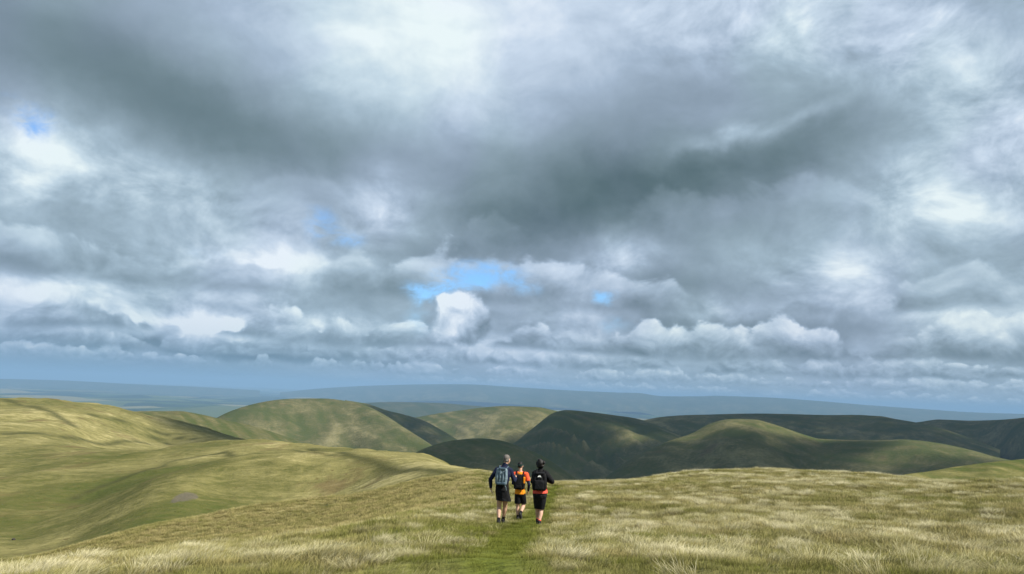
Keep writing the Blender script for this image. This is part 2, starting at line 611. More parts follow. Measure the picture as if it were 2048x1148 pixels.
def ground_z(x, y):
    r, a = np.hypot(x, y), np.arctan2(x, y)
    fa = np.clip((a - A0) / (A1 - A0) * (NA - 1), 0, NA - 1.001)
    fr = np.interp(r, RG, np.arange(len(RG)))
    fr = np.clip(fr, 0, len(RG) - 1.001)
    ia, ir = fa.astype(int), fr.astype(int)
    ta, tr = fa - ia, fr - ir
    z = (ZG[ir, ia] * (1 - ta) * (1 - tr) + ZG[ir, ia + 1] * ta * (1 - tr)
         + ZG[ir + 1, ia] * (1 - ta) * tr + ZG[ir + 1, ia + 1] * ta * tr)
    z = z + relief(x, y)
    for hx, hy, la, lc, dep in HOLLOWS:
        b_ = math.atan2(hx, hy)
        u = ((x - hx) * math.cos(b_) - (y - hy) * math.sin(b_)) / lc
        v = ((x - hx) * math.sin(b_) + (y - hy) * math.cos(b_)) / la
        z = z - dep * np.exp(-u * u - v * v)
    return z


def track_xy(pts):
    """pixel columns with distances -> ground polyline"""
    out = []
    for px, r in pts:
        a, _ = polar(px, 950)
        out.append((r * math.sin(a), r * math.cos(a)))
    return out


def px_on_ground(px, py, rmin, rmax):
    """first ground point on the sight line of a pixel"""
    a, t = polar(px, py)
    r = np.geomspace(rmin, rmax, 1500)
    h = ground_z(r * math.sin(a), r * math.cos(a)) - t * r
    i = np.argmax(h > 0)
    if not (h > 0).any():
        i = np.argmax(h / r)
    return (r[i] * math.sin(a), r[i] * math.cos(a))


_found = []
for px, py, la, lc, dep in (     # hollows, gullies and lobes of the side valley (negative depth = a swelling)
        (470, 958, 22, 20, 5.4), (360, 1005, 15, 15, 3.6), (250, 930, 36, 20, 2.6), (170, 975, 34, 20, 2.6), (80, 1010, 30, 20, 2.4), (10, 1050, 26, 18, 2.0),
        (620, 985, 16, 12, 2.8), (690, 940, 20, 9, 2.4), (560, 925, 26, 18, -3.0), (330, 955, 24, 11, -3.2), (560, 1020, 12, 10, -1.2), (200, 870, 50, 14, 4.0), (330, 868, 40, 16, 5.0), (100, 850, 60, 30, -3.0)):
    _found.append((*px_on_ground(px, py, 40, 760), la, lc, dep))
HOLLOWS.extend(_found)
TRACKS = [  # (pixel polyline on the ground, half width)
    ([(5, 797), (60, 812), (120, 836), (150, 854)], 3.0),
    ([(300, 872), (330, 884), (345, 890)], 2.0),
    ([(620, 899), (700, 912), (760, 928), (830, 940), (900, 948), (985, 958)], 2.0),
    ([(560, 1040), (650, 1012), (760, 985), (860, 960), (930, 950)], 1.5),
    ([(900, 985), (925, 978), (940, 972)], .7),
    ([(180, 830), (260, 846), (330, 868), (400, 880)], 2.2),
    ([(10, 868), (120, 874), (240, 884), (300, 889)], 2.6),
    ([(640, 1018), (720, 988), (800, 966), (900, 942)], .9),
    ([(330, 925), (450, 905), (600, 903), (700, 912)], 1.3),
    ([(140, 1000), (240, 960), (330, 930)], 1.2),
]
TRK = [([px_on_ground(px, py, 30 if py > 955 else 60, 760) for px, py in pl], w) for pl, w in TRACKS]
PATH = [px_on_ground(px, py, 4, 75) for px, py in ((985, 1146), (1000, 1100), (1030, 1065), (1055, 1050), (1085, 1015), (1100, 990), (1108, 972))]
PATH2 = [px_on_ground(px, py, 4, 75) for px, py in ((800, 1146), (880, 1100), (960, 1065), (1010, 1050))]
GREEN_SHADE = [  # damp green hollows, plus shade painted in as darker olive: pixel, distance-independent blobs on the ground, radius across / along
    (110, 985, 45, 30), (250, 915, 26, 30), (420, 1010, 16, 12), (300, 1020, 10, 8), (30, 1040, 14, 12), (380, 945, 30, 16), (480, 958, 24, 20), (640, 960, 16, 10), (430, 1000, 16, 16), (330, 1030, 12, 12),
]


def near_attrs(x, y):
    t = np.zeros_like(x)
    for pl, w in TRK:
        d = seg_dist(x, y, pl)
        t = np.maximum(t, np.exp(-(d / w) ** 2))
    p = np.exp(-(seg_dist(x, y, PATH) / .45) ** 2)
    p = np.maximum(p, .4 * np.exp(-(seg_dist(x, y, PATH2) / .5) ** 2))
    return t, p


GX, GY = RG[:, None] * np.sin(AG)[None], RG[:, None] * np.cos(AG)[None]
GXYZ = np.stack([GX, GY, ground_z(GX, GY)], -1)
g_t, g_p = near_attrs(GX, GY)
soil = np.zeros_like(GX)
for px, py, rx in ((372, 994, 1.9), (356, 999, 1.3), (384, 997, 1.0)):
    sx_, sy_ = px_on_ground(px, py, 30, 400)
    soil = np.maximum(soil, np.exp(-(np.hypot(GX - sx_, (GY - sy_) * .6) / rx) ** 4))
damp_shade = np.zeros_like(GX)
for px, py, rx, ry in GREEN_SHADE:
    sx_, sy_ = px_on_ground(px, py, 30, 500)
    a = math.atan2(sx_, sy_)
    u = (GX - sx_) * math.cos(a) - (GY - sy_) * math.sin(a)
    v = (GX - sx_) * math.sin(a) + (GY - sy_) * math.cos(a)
    damp_shade = np.maximum(damp_shade, np.exp(-(u / rx) ** 2 - (v / ry) ** 2))


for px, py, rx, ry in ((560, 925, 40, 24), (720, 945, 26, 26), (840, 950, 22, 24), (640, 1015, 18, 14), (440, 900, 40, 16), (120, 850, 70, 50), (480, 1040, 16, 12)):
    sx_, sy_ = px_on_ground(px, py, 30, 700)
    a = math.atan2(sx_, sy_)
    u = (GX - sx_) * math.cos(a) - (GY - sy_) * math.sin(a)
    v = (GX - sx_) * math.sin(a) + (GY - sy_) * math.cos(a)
    damp_shade = damp_shade - .62 * np.exp(-(u / rx) ** 2 - (v / ry) ** 2)


def near_material():
    """ground of the fell: the same grass seen from near to far"""
    m = material('fell_turf')
    g = X.nt.nodes.new('ShaderNodeNewGeometry')
    p = g.outputs['Position']
    big = noise(p, .016, 4.0, 0.55, dist=0.7)
    mid = noise(p, .09, 5.0, 0.6, dist=0.8)
    fine = noise(p, .55, 5.0, 0.65)
    tiny = noise(p, 2.6, 4.0, 0.6)
    comb = noise(vmath('MULTIPLY', p, (.10, .42, .3)), 1.0, 5.0, .62, dist=.5)
    comb2 = noise(vmath('MULTIPLY', p, (.5, 1.6, 1.0)), 1.0, 4.0, .6, dist=.4)
    f = big * 0.85 + mid * 0.55 + fine * 0.30 + tiny * .22 + comb * .60 + comb2 * .36 - 0.91
    dm = X(attr('damp_shade').outputs['Fac'])
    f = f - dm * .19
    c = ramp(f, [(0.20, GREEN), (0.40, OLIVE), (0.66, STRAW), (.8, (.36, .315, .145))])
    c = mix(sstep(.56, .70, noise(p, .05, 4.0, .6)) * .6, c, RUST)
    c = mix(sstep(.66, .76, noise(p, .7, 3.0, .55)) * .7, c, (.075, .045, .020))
    c = mix((dm * .26).clamp(), c, (.098, .102, .026))  # damp green and the hollow's painted shade share this olive
    c = mix(X(attr('path').outputs['Fac']) * .9, c, (.110, .130, .022))
    t = X(attr('track').outputs['Fac'])
    c = mix(t * .9, c, (.060, .062, .024))
    s = X(attr('soil').outputs['Fac'])
    c = mix(sstep(.35, .75, s + (fine - .5) * .9) * .5, c, (.125, .10, .112))
    finish(c, 0.95, bump=fine * .5 + mid + tiny * .25 + comb + comb2 * .5, bstr=0.8, bdist=.6, spec=0.03)
    return m


ground = grid_mesh('ground', GXYZ, near_material(), {'track': g_t, 'path': g_p, 'soil': soil, 'damp_shade': damp_shade})
tag(ground, 'grassy fell ridge the three walkers are on, with its side valley', kind='structure')


# ------------------------------------------------------------------ the hills beyond
def hill(crest, mat, label, w=70, sf=.42, sb=.42, floor=-330.0, ribs=(18, 260, .5), dip=None, px_step=3.0, far=1.0, name='hill', seed=1,
         bump=3.0, tracks=()):
    """crest: (pixel x, pixel y, distance) along the skyline; the slopes fall to both sides of it"""
    pts = [(*polar(px, py), r) for px, py, r in crest]
    ak = [p[0] for p in pts]
    rk = [p[2] for p in pts]
    zk = [p[1] * p[2] for p in pts]
    n = max(40, int((ak[-1] - ak[0]) * FPX / px_step))
    A = np.linspace(ak[0], ak[-1], n)
    Rc, Zc = pchip(ak, rk, A), pchip(ak, zk, A)
    # the crest line sampled by arc, slopes on a grid of offsets
    sgn = np.concatenate([-np.geomspace(1400, 4, 62), [0], np.geomspace(4, 900, 30)]) * far
    D = sgn[:, None] + 0 * A[None]
    RR = Rc[None] + D
    RR = np.maximum(RR, Rc[None] * .25)
    x, y = RR * np.sin(A)[None], RR * np.cos(A)[None]
    s = np.where(D < 0, sf, sb)
    ww = w * far
    drop = s * (np.sqrt(D * D + ww * ww) - ww)
    amp, L, k = ribs
    if amp:
        depth = np.clip(drop / (90 * far), 0, 1)
        xx, yy = x + k * (y - Rc.mean()), y
        rid = 1 - np.abs(fbm(xx / L, yy / (L * 2.6), seed, 3)) * 2.2
        drop = drop + depth * amp * (1 - rid) - depth * amp * .3
    else:
        rid, depth = np.full_like(x, .5), np.zeros_like(x)
    z = Zc[None] - drop
    env = np.clip(np.abs(D) / (60 * far), .12, 1)
    z = z + fbm(x / (130 * far), y / (130 * far), seed + 5, 4) * bump * 1.6 * env
    z = np.maximum(z, floor + fbm(x / 300, y / 300, 2, 2) * 8)
    t = np.zeros_like(x)
    fine_r = np.abs(fbm((x + 1.4 * k * (y - Rc.mean())) / (L * .28), y / (L * 1.1), seed + 50, 3))
    o = grid_mesh(name, np.stack([x, y, z], -1), mat, {'track': t, 'soil': t, 'rib': np.clip((rid - .5) * depth + (.25 - fine_r) * 1.1, -1, 1)})
    tag(o, label, kind='structure')
    return o


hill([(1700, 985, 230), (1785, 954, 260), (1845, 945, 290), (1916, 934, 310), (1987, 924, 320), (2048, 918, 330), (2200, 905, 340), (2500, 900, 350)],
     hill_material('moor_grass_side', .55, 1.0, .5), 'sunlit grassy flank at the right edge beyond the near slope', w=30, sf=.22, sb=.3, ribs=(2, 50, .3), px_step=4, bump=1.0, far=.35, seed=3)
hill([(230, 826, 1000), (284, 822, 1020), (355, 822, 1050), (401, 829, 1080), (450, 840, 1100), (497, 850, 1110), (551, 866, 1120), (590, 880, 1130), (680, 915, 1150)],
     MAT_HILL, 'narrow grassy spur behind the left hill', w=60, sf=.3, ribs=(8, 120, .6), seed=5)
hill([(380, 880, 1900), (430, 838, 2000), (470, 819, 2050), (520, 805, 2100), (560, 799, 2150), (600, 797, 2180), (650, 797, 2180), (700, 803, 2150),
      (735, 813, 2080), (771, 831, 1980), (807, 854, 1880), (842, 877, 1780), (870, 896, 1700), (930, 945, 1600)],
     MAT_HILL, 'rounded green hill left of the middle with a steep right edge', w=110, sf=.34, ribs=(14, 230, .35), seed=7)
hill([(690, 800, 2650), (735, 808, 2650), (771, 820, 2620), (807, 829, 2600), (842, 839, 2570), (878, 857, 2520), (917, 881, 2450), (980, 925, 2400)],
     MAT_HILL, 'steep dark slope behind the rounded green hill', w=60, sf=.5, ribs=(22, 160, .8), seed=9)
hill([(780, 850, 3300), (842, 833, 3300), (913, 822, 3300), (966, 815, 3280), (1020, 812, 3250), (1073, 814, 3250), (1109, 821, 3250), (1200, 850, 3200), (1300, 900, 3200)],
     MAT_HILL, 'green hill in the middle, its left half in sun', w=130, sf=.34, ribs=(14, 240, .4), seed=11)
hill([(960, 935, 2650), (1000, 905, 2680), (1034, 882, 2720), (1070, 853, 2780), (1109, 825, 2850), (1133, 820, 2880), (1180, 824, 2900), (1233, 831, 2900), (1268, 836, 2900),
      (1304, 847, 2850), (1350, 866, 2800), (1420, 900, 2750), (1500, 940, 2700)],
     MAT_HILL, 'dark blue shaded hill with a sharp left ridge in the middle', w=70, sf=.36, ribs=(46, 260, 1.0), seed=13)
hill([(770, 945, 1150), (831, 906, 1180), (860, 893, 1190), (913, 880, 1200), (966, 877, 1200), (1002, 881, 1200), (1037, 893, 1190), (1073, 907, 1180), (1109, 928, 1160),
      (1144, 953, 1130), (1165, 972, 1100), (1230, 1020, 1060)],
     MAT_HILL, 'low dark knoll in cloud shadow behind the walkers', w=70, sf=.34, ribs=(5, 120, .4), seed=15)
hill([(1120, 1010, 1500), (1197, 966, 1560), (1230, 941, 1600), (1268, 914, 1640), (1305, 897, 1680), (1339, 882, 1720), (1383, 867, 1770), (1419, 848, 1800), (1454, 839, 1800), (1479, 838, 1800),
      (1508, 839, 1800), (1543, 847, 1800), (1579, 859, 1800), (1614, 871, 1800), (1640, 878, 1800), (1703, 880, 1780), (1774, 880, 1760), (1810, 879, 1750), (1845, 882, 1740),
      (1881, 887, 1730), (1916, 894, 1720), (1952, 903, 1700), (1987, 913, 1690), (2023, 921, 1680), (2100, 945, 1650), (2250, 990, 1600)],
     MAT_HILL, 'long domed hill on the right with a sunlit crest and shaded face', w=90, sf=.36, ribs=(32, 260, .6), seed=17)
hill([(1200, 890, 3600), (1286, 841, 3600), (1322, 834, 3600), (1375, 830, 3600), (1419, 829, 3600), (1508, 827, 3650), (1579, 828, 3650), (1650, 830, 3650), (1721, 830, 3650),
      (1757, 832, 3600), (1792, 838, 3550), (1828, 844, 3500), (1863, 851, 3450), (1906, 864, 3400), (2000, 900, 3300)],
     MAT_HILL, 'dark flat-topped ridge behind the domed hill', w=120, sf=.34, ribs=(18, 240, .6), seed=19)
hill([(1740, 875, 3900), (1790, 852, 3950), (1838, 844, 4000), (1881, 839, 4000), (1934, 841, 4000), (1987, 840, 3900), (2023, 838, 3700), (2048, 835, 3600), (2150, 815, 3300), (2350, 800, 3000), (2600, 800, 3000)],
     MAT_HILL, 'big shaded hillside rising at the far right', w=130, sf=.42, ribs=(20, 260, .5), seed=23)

# ------------------------------------------------------------------ the plain and the far uplands
PLAIN = -430.0


def plain_material():
    m = material('farmland')
    g = X.nt.nodes.new('ShaderNodeNewGeometry')
    p = g.outputs['Position']
    v = X.nt.nodes.new('ShaderNodeTexVoronoi')
    v.voronoi_dimensions = '2D'
    v.inputs['Scale'].default_value = 1 / 900.0
    put(vmath('ADD', p, vmath('SCALE', noise(p, .0009, 2, color=True), 500.0)), v.inputs['Vector'])
    rr, gg, bb = sep(v.outputs['Color'])
    c = ramp(rr, [(0, (.022, .036, .014)), (.35, (.045, .070, .022)), (.6, (.08, .10, .036)), (.85, (.17, .155, .07)), (1, (.26, .24, .12))], 'CONSTANT')
    wood = sstep(.56, .62, noise(p, .00042, 5.0, .6))
    c = mix(wood, c, (.018, .032, .014))
    moor = sstep(.50, .60, noise(p, .00011, 3.0, .5))
    c = mix(moor * .7, c, (.05, .06, .03))
    finish(c, .95, spec=.02)
    return m


MAT_PLAIN = plain_material()
aa = np.linspace(0, 2 * math.pi, 361)
rp = np.concatenate([[1.0], np.geomspace(300, 70000, 160)])
px_, py_ = rp[:, None] * np.sin(aa)[None], rp[:, None] * np.cos(aa)[None]
zp = PLAIN + fbm(px_ / 3400, py_ / 3400, 41, 4) * 105 * np.clip((rp[:, None] - 4500) / 4000, 0, 1)
tag(grid_mesh('plain', np.stack([px_, py_, zp], -1), MAT_PLAIN), 'flat farmland of fields and woods reaching to the horizon', kind='structure')


def upland(crest, label, mat, w, s, seed):
    return hill(crest, mat, label, w=w, sf=s, sb=s, floor=PLAIN - 20, ribs=(10, 900, .3), px_step=4, far=4.0, seed=seed, bump=4.0)


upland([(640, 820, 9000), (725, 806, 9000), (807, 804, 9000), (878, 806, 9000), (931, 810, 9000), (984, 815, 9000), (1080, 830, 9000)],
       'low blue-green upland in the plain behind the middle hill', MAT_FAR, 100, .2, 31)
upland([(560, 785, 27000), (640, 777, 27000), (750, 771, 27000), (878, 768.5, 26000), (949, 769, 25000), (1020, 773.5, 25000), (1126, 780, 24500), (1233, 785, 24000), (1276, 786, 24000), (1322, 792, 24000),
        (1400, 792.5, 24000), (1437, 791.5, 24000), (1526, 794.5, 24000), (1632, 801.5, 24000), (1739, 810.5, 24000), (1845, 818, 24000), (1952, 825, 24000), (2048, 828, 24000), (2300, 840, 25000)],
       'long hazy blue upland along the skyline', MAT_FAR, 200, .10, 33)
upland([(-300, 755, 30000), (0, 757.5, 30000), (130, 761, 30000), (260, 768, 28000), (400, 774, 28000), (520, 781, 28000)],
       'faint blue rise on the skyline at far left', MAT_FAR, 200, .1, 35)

# ------------------------------------------------------------------ air
hm = material('haze_air')
vol = X.nt.nodes.new('ShaderNodeVolumePrincipled')
vol.inputs['Color'].default_value = (.32, .52, .79, 1)
vol.inputs['Density'].default_value = 4.9e-5
vol.inputs['Anisotropy'].default_value = 0.0
vo = X.nt.nodes.new('ShaderNodeOutputMaterial')
X.nt.links.new(vol.outputs[0], vo.inputs['Volume'])
HX, HZ0, HZ1 = 72000.0, -640.0, 330.0
me = bpy.data.meshes.new('haze')
me.from_pydata([(sx_ * HX, sy_ * HX, z) for z in (HZ0, HZ1) for sx_, sy_ in ((-1, -1), (1, -1), (1, 1), (-1, 1))], [],
               [(3, 2, 1, 0), (4, 5, 6, 7), (0, 1, 5, 4), (1, 2, 6, 5), (2, 3, 7, 6), (3, 0, 4, 7)])
me.materials.append(hm)
haze = bpy.data.objects.new('haze', me)
COL.objects.link(haze)
tag(haze, 'pale blue air over the valleys and far plain', kind='stuff')

# ------------------------------------------------------------------ unseen cloud puffs, shaped so their shadow falls on chosen hills
CLOUD_Z = 1900.0


def plan(px, r):
    a, _ = polar(px, 860)
    return (r * math.sin(a), r * math.cos(a))


def inside(x, y, poly):
    c = np.zeros(x.shape, bool)
    for (x1, y1), (x2, y2) in zip(poly, poly[1:] + poly[:1]):
        c ^= ((y1 > y) != (y2 > y)) & (x < (x2 - x1) * (y - y1) / (y2 - y1 + 1e-12) + x1)
    return c


SHADE = [
    [(790, 940), (775, 1270), (900, 1420), (985, 1700), (1000, 2400), (1010, 2660), (1109, 2910), (1250, 3080), (1300, 3350), (1280, 3760), (2500, 4700), (2600, 900), (2000, 900), (1300, 900)],
    [(690, 2300), (720, 2660), (850, 2680), (930, 2450), (880, 2200)],
    [(220, 560), (280, 660), (420, 650), (580, 600), (520, 520), (380, 500)],
]
LIT = [
    [(1320, 1640), (1390, 1672), (1479, 1660), (1545, 1685), (1620, 1740), (1665, 1790), (1640, 1900), (1479, 1950), (1360, 1900), (1300, 1760)],
    [(1690, 1735), (1740, 1660), (1800, 1580), (1880, 1560), (1960, 1610), (2060, 1630), (2090, 1740), (1900, 1860), (1700, 1860)],
    [(1850, 3440), (1910, 3380), (1900, 3300), (1830, 3380)],
]


def build_shade_clouds():
    import bmesh
    step = 52.0
    gx, gy = np.meshgrid(np.arange(-1400, 5200, step), np.arange(400, 5000, step))
    gx = gx + rng.uniform(-.5, .5, gx.shape) * step * .7
    gy = gy + rng.uniform(-.5, .5, gy.shape) * step * .7
    m = np.zeros(gx.shape, bool)
    for p in SHADE:
        m |= inside(gx, gy, [plan(*q) for q in p])
    for p in LIT:
        m &= ~inside(gx, gy, [plan(*q) for q in p])
    thin = fbm(gx / 420.0, gy / 420.0, 77, 3)
    m &= ~((thin > .26) & (rng.uniform(size=gx.shape) < .75))
    X0, Y0 = gx[m], gy[m]
    extra = inside(gx, gy, [plan(*q) for q in SHADE[2]])
    for _ in range(3):                                  # thicker over the near left flank
        X0 = np.concatenate([X0, gx[extra] + rng.uniform(-20, 20, extra.sum())])
        Y0 = np.concatenate([Y0, gy[extra] + rng.uniform(-20, 20, extra.sum())])
    bm = bmesh.new()
    bmesh.ops.create_icosphere(bm, subdivisions=2, radius=1.0)
    me0 = bpy.data.meshes.new('puff')
    bm.to_mesh(me0)
    bm.free()
    v0 = np.array([v.co[:] for v in me0.vertices])
    f0 = np.array([p.vertices[:] for p in me0.polygons])
    bpy.data.meshes.remove(me0)
    V, F = [], []
    for i, (x, y) in enumerate(zip(X0, Y0)):
        zt = -110.0
        k = (CLOUD_Z - zt) / math.tan(SUN_EL)
        c = np.array([x + math.sin(SUN_AZ) * k, y + math.cos(SUN_AZ) * k, CLOUD_Z])
        rr = rng.uniform(40, 68)
        v = v0 * np.array([rr, rr, rr * rng.uniform(.45, .8)]) * (1 + .12 * rng.standard_normal((len(v0), 1)))
        V.append(v + c)
        F.append(f0 + len(v0) * i)
    V, F = np.concatenate(V), np.concatenate(F)
    me = bpy.data.meshes.new('shade_clouds')
    me.vertices.add(len(V)); me.vertices.foreach_set('co', V.reshape(-1).astype(np.float32))
    me.loops.add(F.size); me.loops.foreach_set('vertex_index', F.reshape(-1).astype(np.int32))
    me.polygons.add(len(F)); me.polygons.foreach_set('loop_start', np.arange(0, F.size, 3, dtype=np.int32))
    me.polygons.foreach_set('use_smooth', np.ones(len(F), bool))
    me.update(calc_edges=True)
    m_ = material('cloud_white')
    d_ = X.nt.nodes.new('ShaderNodeBsdfDiffuse')
    d_.inputs['Color'].default_value = (.85, .87, .9, 1)
    t_ = X.nt.nodes.new('ShaderNodeBsdfTransparent')
    x_ = X.nt.nodes.new('ShaderNodeMixShader')
    x_.inputs[0].default_value = .68                    # thin, ragged vapour lets part of the sun through
    X.nt.links.new(d_.outputs[0], x_.inputs[1])
    X.nt.links.new(t_.outputs[0], x_.inputs[2])
    X.nt.links.new(x_.outputs[0], X.nt.nodes.new('ShaderNodeOutputMaterial').inputs['Surface'])
    me.materials.append(m_)
    o = bpy.data.objects.new('shade_clouds', me)
    COL.objects.link(o)
    tag(o, 'cloud puffs added out of view, shaped to shade the hills', kind='stuff')


build_shade_clouds()  # CLOUDS


# ------------------------------------------------------------------ grass
def tuft_mesh(name, n, spread, hmin, hmax, lean, curl, width, mat, seed):
    """a tuft: bent, tapering blades leaning with the wind (+X)"""
    r = np.random.default_rng(seed)
    V, F, H = [], [], []
    for i in range(n):
        a, q = r.uniform(0, 2 * math.pi), spread * math.sqrt(r.uniform())
        bx, by = q * math.cos(a), q * math.sin(a)
        h = r.uniform(hmin, hmax)
        dirx, diry = lean + q / spread * math.cos(a) * .6 + r.normal(0, .34), q / spread * math.sin(a) * .6 + r.normal(0, .36)
        c = curl * r.uniform(.4, 1.4)
        w = width * r.uniform(.7, 1.3)
        wa = r.uniform(0, math.pi)
        wx, wy = math.cos(wa) * w / 2, math.sin(wa) * w / 2
        k = len(V)
        for j, t in enumerate((0, .4, .75, 1.0)):
            x = bx + h * (dirx * t * .5 + c * t * t * .5)
            y = by + h * (diry * t * .7)
            z = h * (t - .38 * (abs(dirx) * .4 + c * .8) * t * t)
            if t < 1:
                ww = 1 - .45 * t
                V += [(x - wx * ww, y - wy * ww, z), (x + wx * ww, y + wy * ww, z)]
                H += [t * h / hmax, t * h / hmax]
            else:
                V.append((x, y, z))
                H.append(h / hmax)
        F += [(k, k + 1, k + 3, k + 2), (k + 2, k + 3, k + 5, k + 4), (k + 4, k + 5, k + 6)]
    me = bpy.data.meshes.new(name)
    me.from_pydata(V, [], F)
    at_ = me.attributes.new('along', 'FLOAT', 'POINT')
    at_.data.foreach_set('value', np.array(H, np.float32))
    me.materials.append(mat)
    return bpy.data.objects.new(name, me)


def blade_material(name, low, high, tip):
    m = material(name)
    t = X(attr('along').outputs['Fac'])
    tone = X(attr('tone', 'INSTANCER').outputs['Fac'])
    rnd = X.nt.nodes.new('ShaderNodeObjectInfo').outputs['Random']
    green = mix(sstep(.05, .9, t), low, high)
    straw = mix(sstep(.1, .8, t), (.17, .140, .05), tip)
    c = mix(tone, green, straw)
    v = X(rnd) * .5 + .75
    c = mix(1.0, c, xyz(v, v, v), 'MULTIPLY')
    d = X.nt.nodes.new('ShaderNodeBsdfDiffuse')
    put(c, d.inputs['Color'])
    # thin blades: their rounded section turns the shading normal part of the way to the sky
    nn = vmath('NORMALIZE', vmath('ADD', vmath('SCALE', X.nt.nodes.new('ShaderNodeNewGeometry').outputs['Normal'], .55), (0.0, 0.0, .50)))
    put(nn, d.inputs['Normal'])
    tr = X.nt.nodes.new('ShaderNodeBsdfTranslucent')
    put(c, tr.inputs['Color'])
    mx = X.nt.nodes.new('ShaderNodeMixShader')
    mx.inputs[0].default_value = .30
    X.nt.links.new(d.outputs[0], mx.inputs[1])
    X.nt.links.new(tr.outputs[0], mx.inputs[2])
    o = X.nt.nodes.new('ShaderNodeOutputMaterial')
    X.nt.links.new(mx.outputs[0], o.inputs['Surface'])
    return m


def scatter(name, label, tufts, x, y, scale, tone, sink=.02):
    z = ground_z(x, y) - sink
    n = len(x)
    me = bpy.data.meshes.new(name)
    me.vertices.add(n)
    me.vertices.foreach_set('co', np.stack([x, y, z], -1).reshape(-1).astype(np.float32))
    for k, v, ty in (('tone', tone, 'FLOAT'), ('size', scale, 'FLOAT'), ('turn', rng.normal(.1, 1.25, n), 'FLOAT'), ('pick', rng.integers(0, len(tufts), n), 'INT')):
        a = me.attributes.new(k, ty, 'POINT')
        a.data.foreach_set('value', np.asarray(v, np.int32 if ty == 'INT' else np.float32))
    o = bpy.data.objects.new(name, me)
    COL.objects.link(o)
    ng = bpy.data.node_groups.new(name + '_nodes', 'GeometryNodeTree')
    ng.interface.new_socket('Geometry', in_out='INPUT', socket_type='NodeSocketGeometry')
    ng.interface.new_socket('Geometry', in_out='OUTPUT', socket_type='NodeSocketGeometry')
    N, L = ng.nodes.new, ng.links.new
    gi, go = N('NodeGroupInput'), N('NodeGroupOutput')
    jn = N('GeometryNodeJoinGeometry')
    for t in tufts:
        oi = N('GeometryNodeObjectInfo')
        oi.inputs['Object'].default_value = t
        oi.inputs['As Instance'].default_value = True
        L(oi.outputs['Geometry'], jn.inputs[0])

    def na(nm, ty):
        q = N('GeometryNodeInputNamedAttribute')
        q.data_type = ty
        q.inputs['Name'].default_value = nm
        return q.outputs['Attribute']
    ip = N('GeometryNodeInstanceOnPoints')
    L(gi.outputs[0], ip.inputs['Points'])
    L(jn.outputs[0], ip.inputs['Instance'])
    ip.inputs['Pick Instance'].default_value = True
    L(na('pick', 'INT'), ip.inputs['Instance Index'])
    cx = N('ShaderNodeCombineXYZ')
    L(na('turn', 'FLOAT'), cx.inputs[2])
    er = N('FunctionNodeEulerToRotation')
    L(cx.outputs[0], er.inputs[0])
    L(er.outputs[0], ip.inputs['Rotation'])
    cs = N('ShaderNodeCombineXYZ')
    sz = na('size', 'FLOAT')
    for i in range(3):
        L(sz, cs.inputs[i])
    L(cs.outputs[0], ip.inputs['Scale'])
    L(ip.outputs[0], go.inputs[0])
    md = o.modifiers.new('scatter', 'NODES')
    md.node_group = ng
    tag(o, label, kind='stuff')
    return o


def sample_ground(density, rmin, rmax, amax=R(44)):
    """random points, density(r) per square metre"""
    xs, ys = [], []
    edges = np.geomspace(rmin, rmax, 40)
    for r_0, r_1 in zip(edges[:-1], edges[1:]):
        n = rng.poisson(density((r_0 + r_1) / 2) * amax * (r_1 ** 2 - r_0 ** 2))
        rr = np.sqrt(rng.uniform(r_0 ** 2, r_1 ** 2, n))
        a = rng.uniform(-amax, amax, n)
        xs.append(rr * np.sin(a)); ys.append(rr * np.cos(a))
    return np.concatenate(xs), np.concatenate(ys)


WALKERS = [tuple(at(px, py, r)[:2]) for px, py, r in ((1001, 1050, 19.4), (1036.5, 1043, 22.6), (1077.5, 1053, 19.6))]


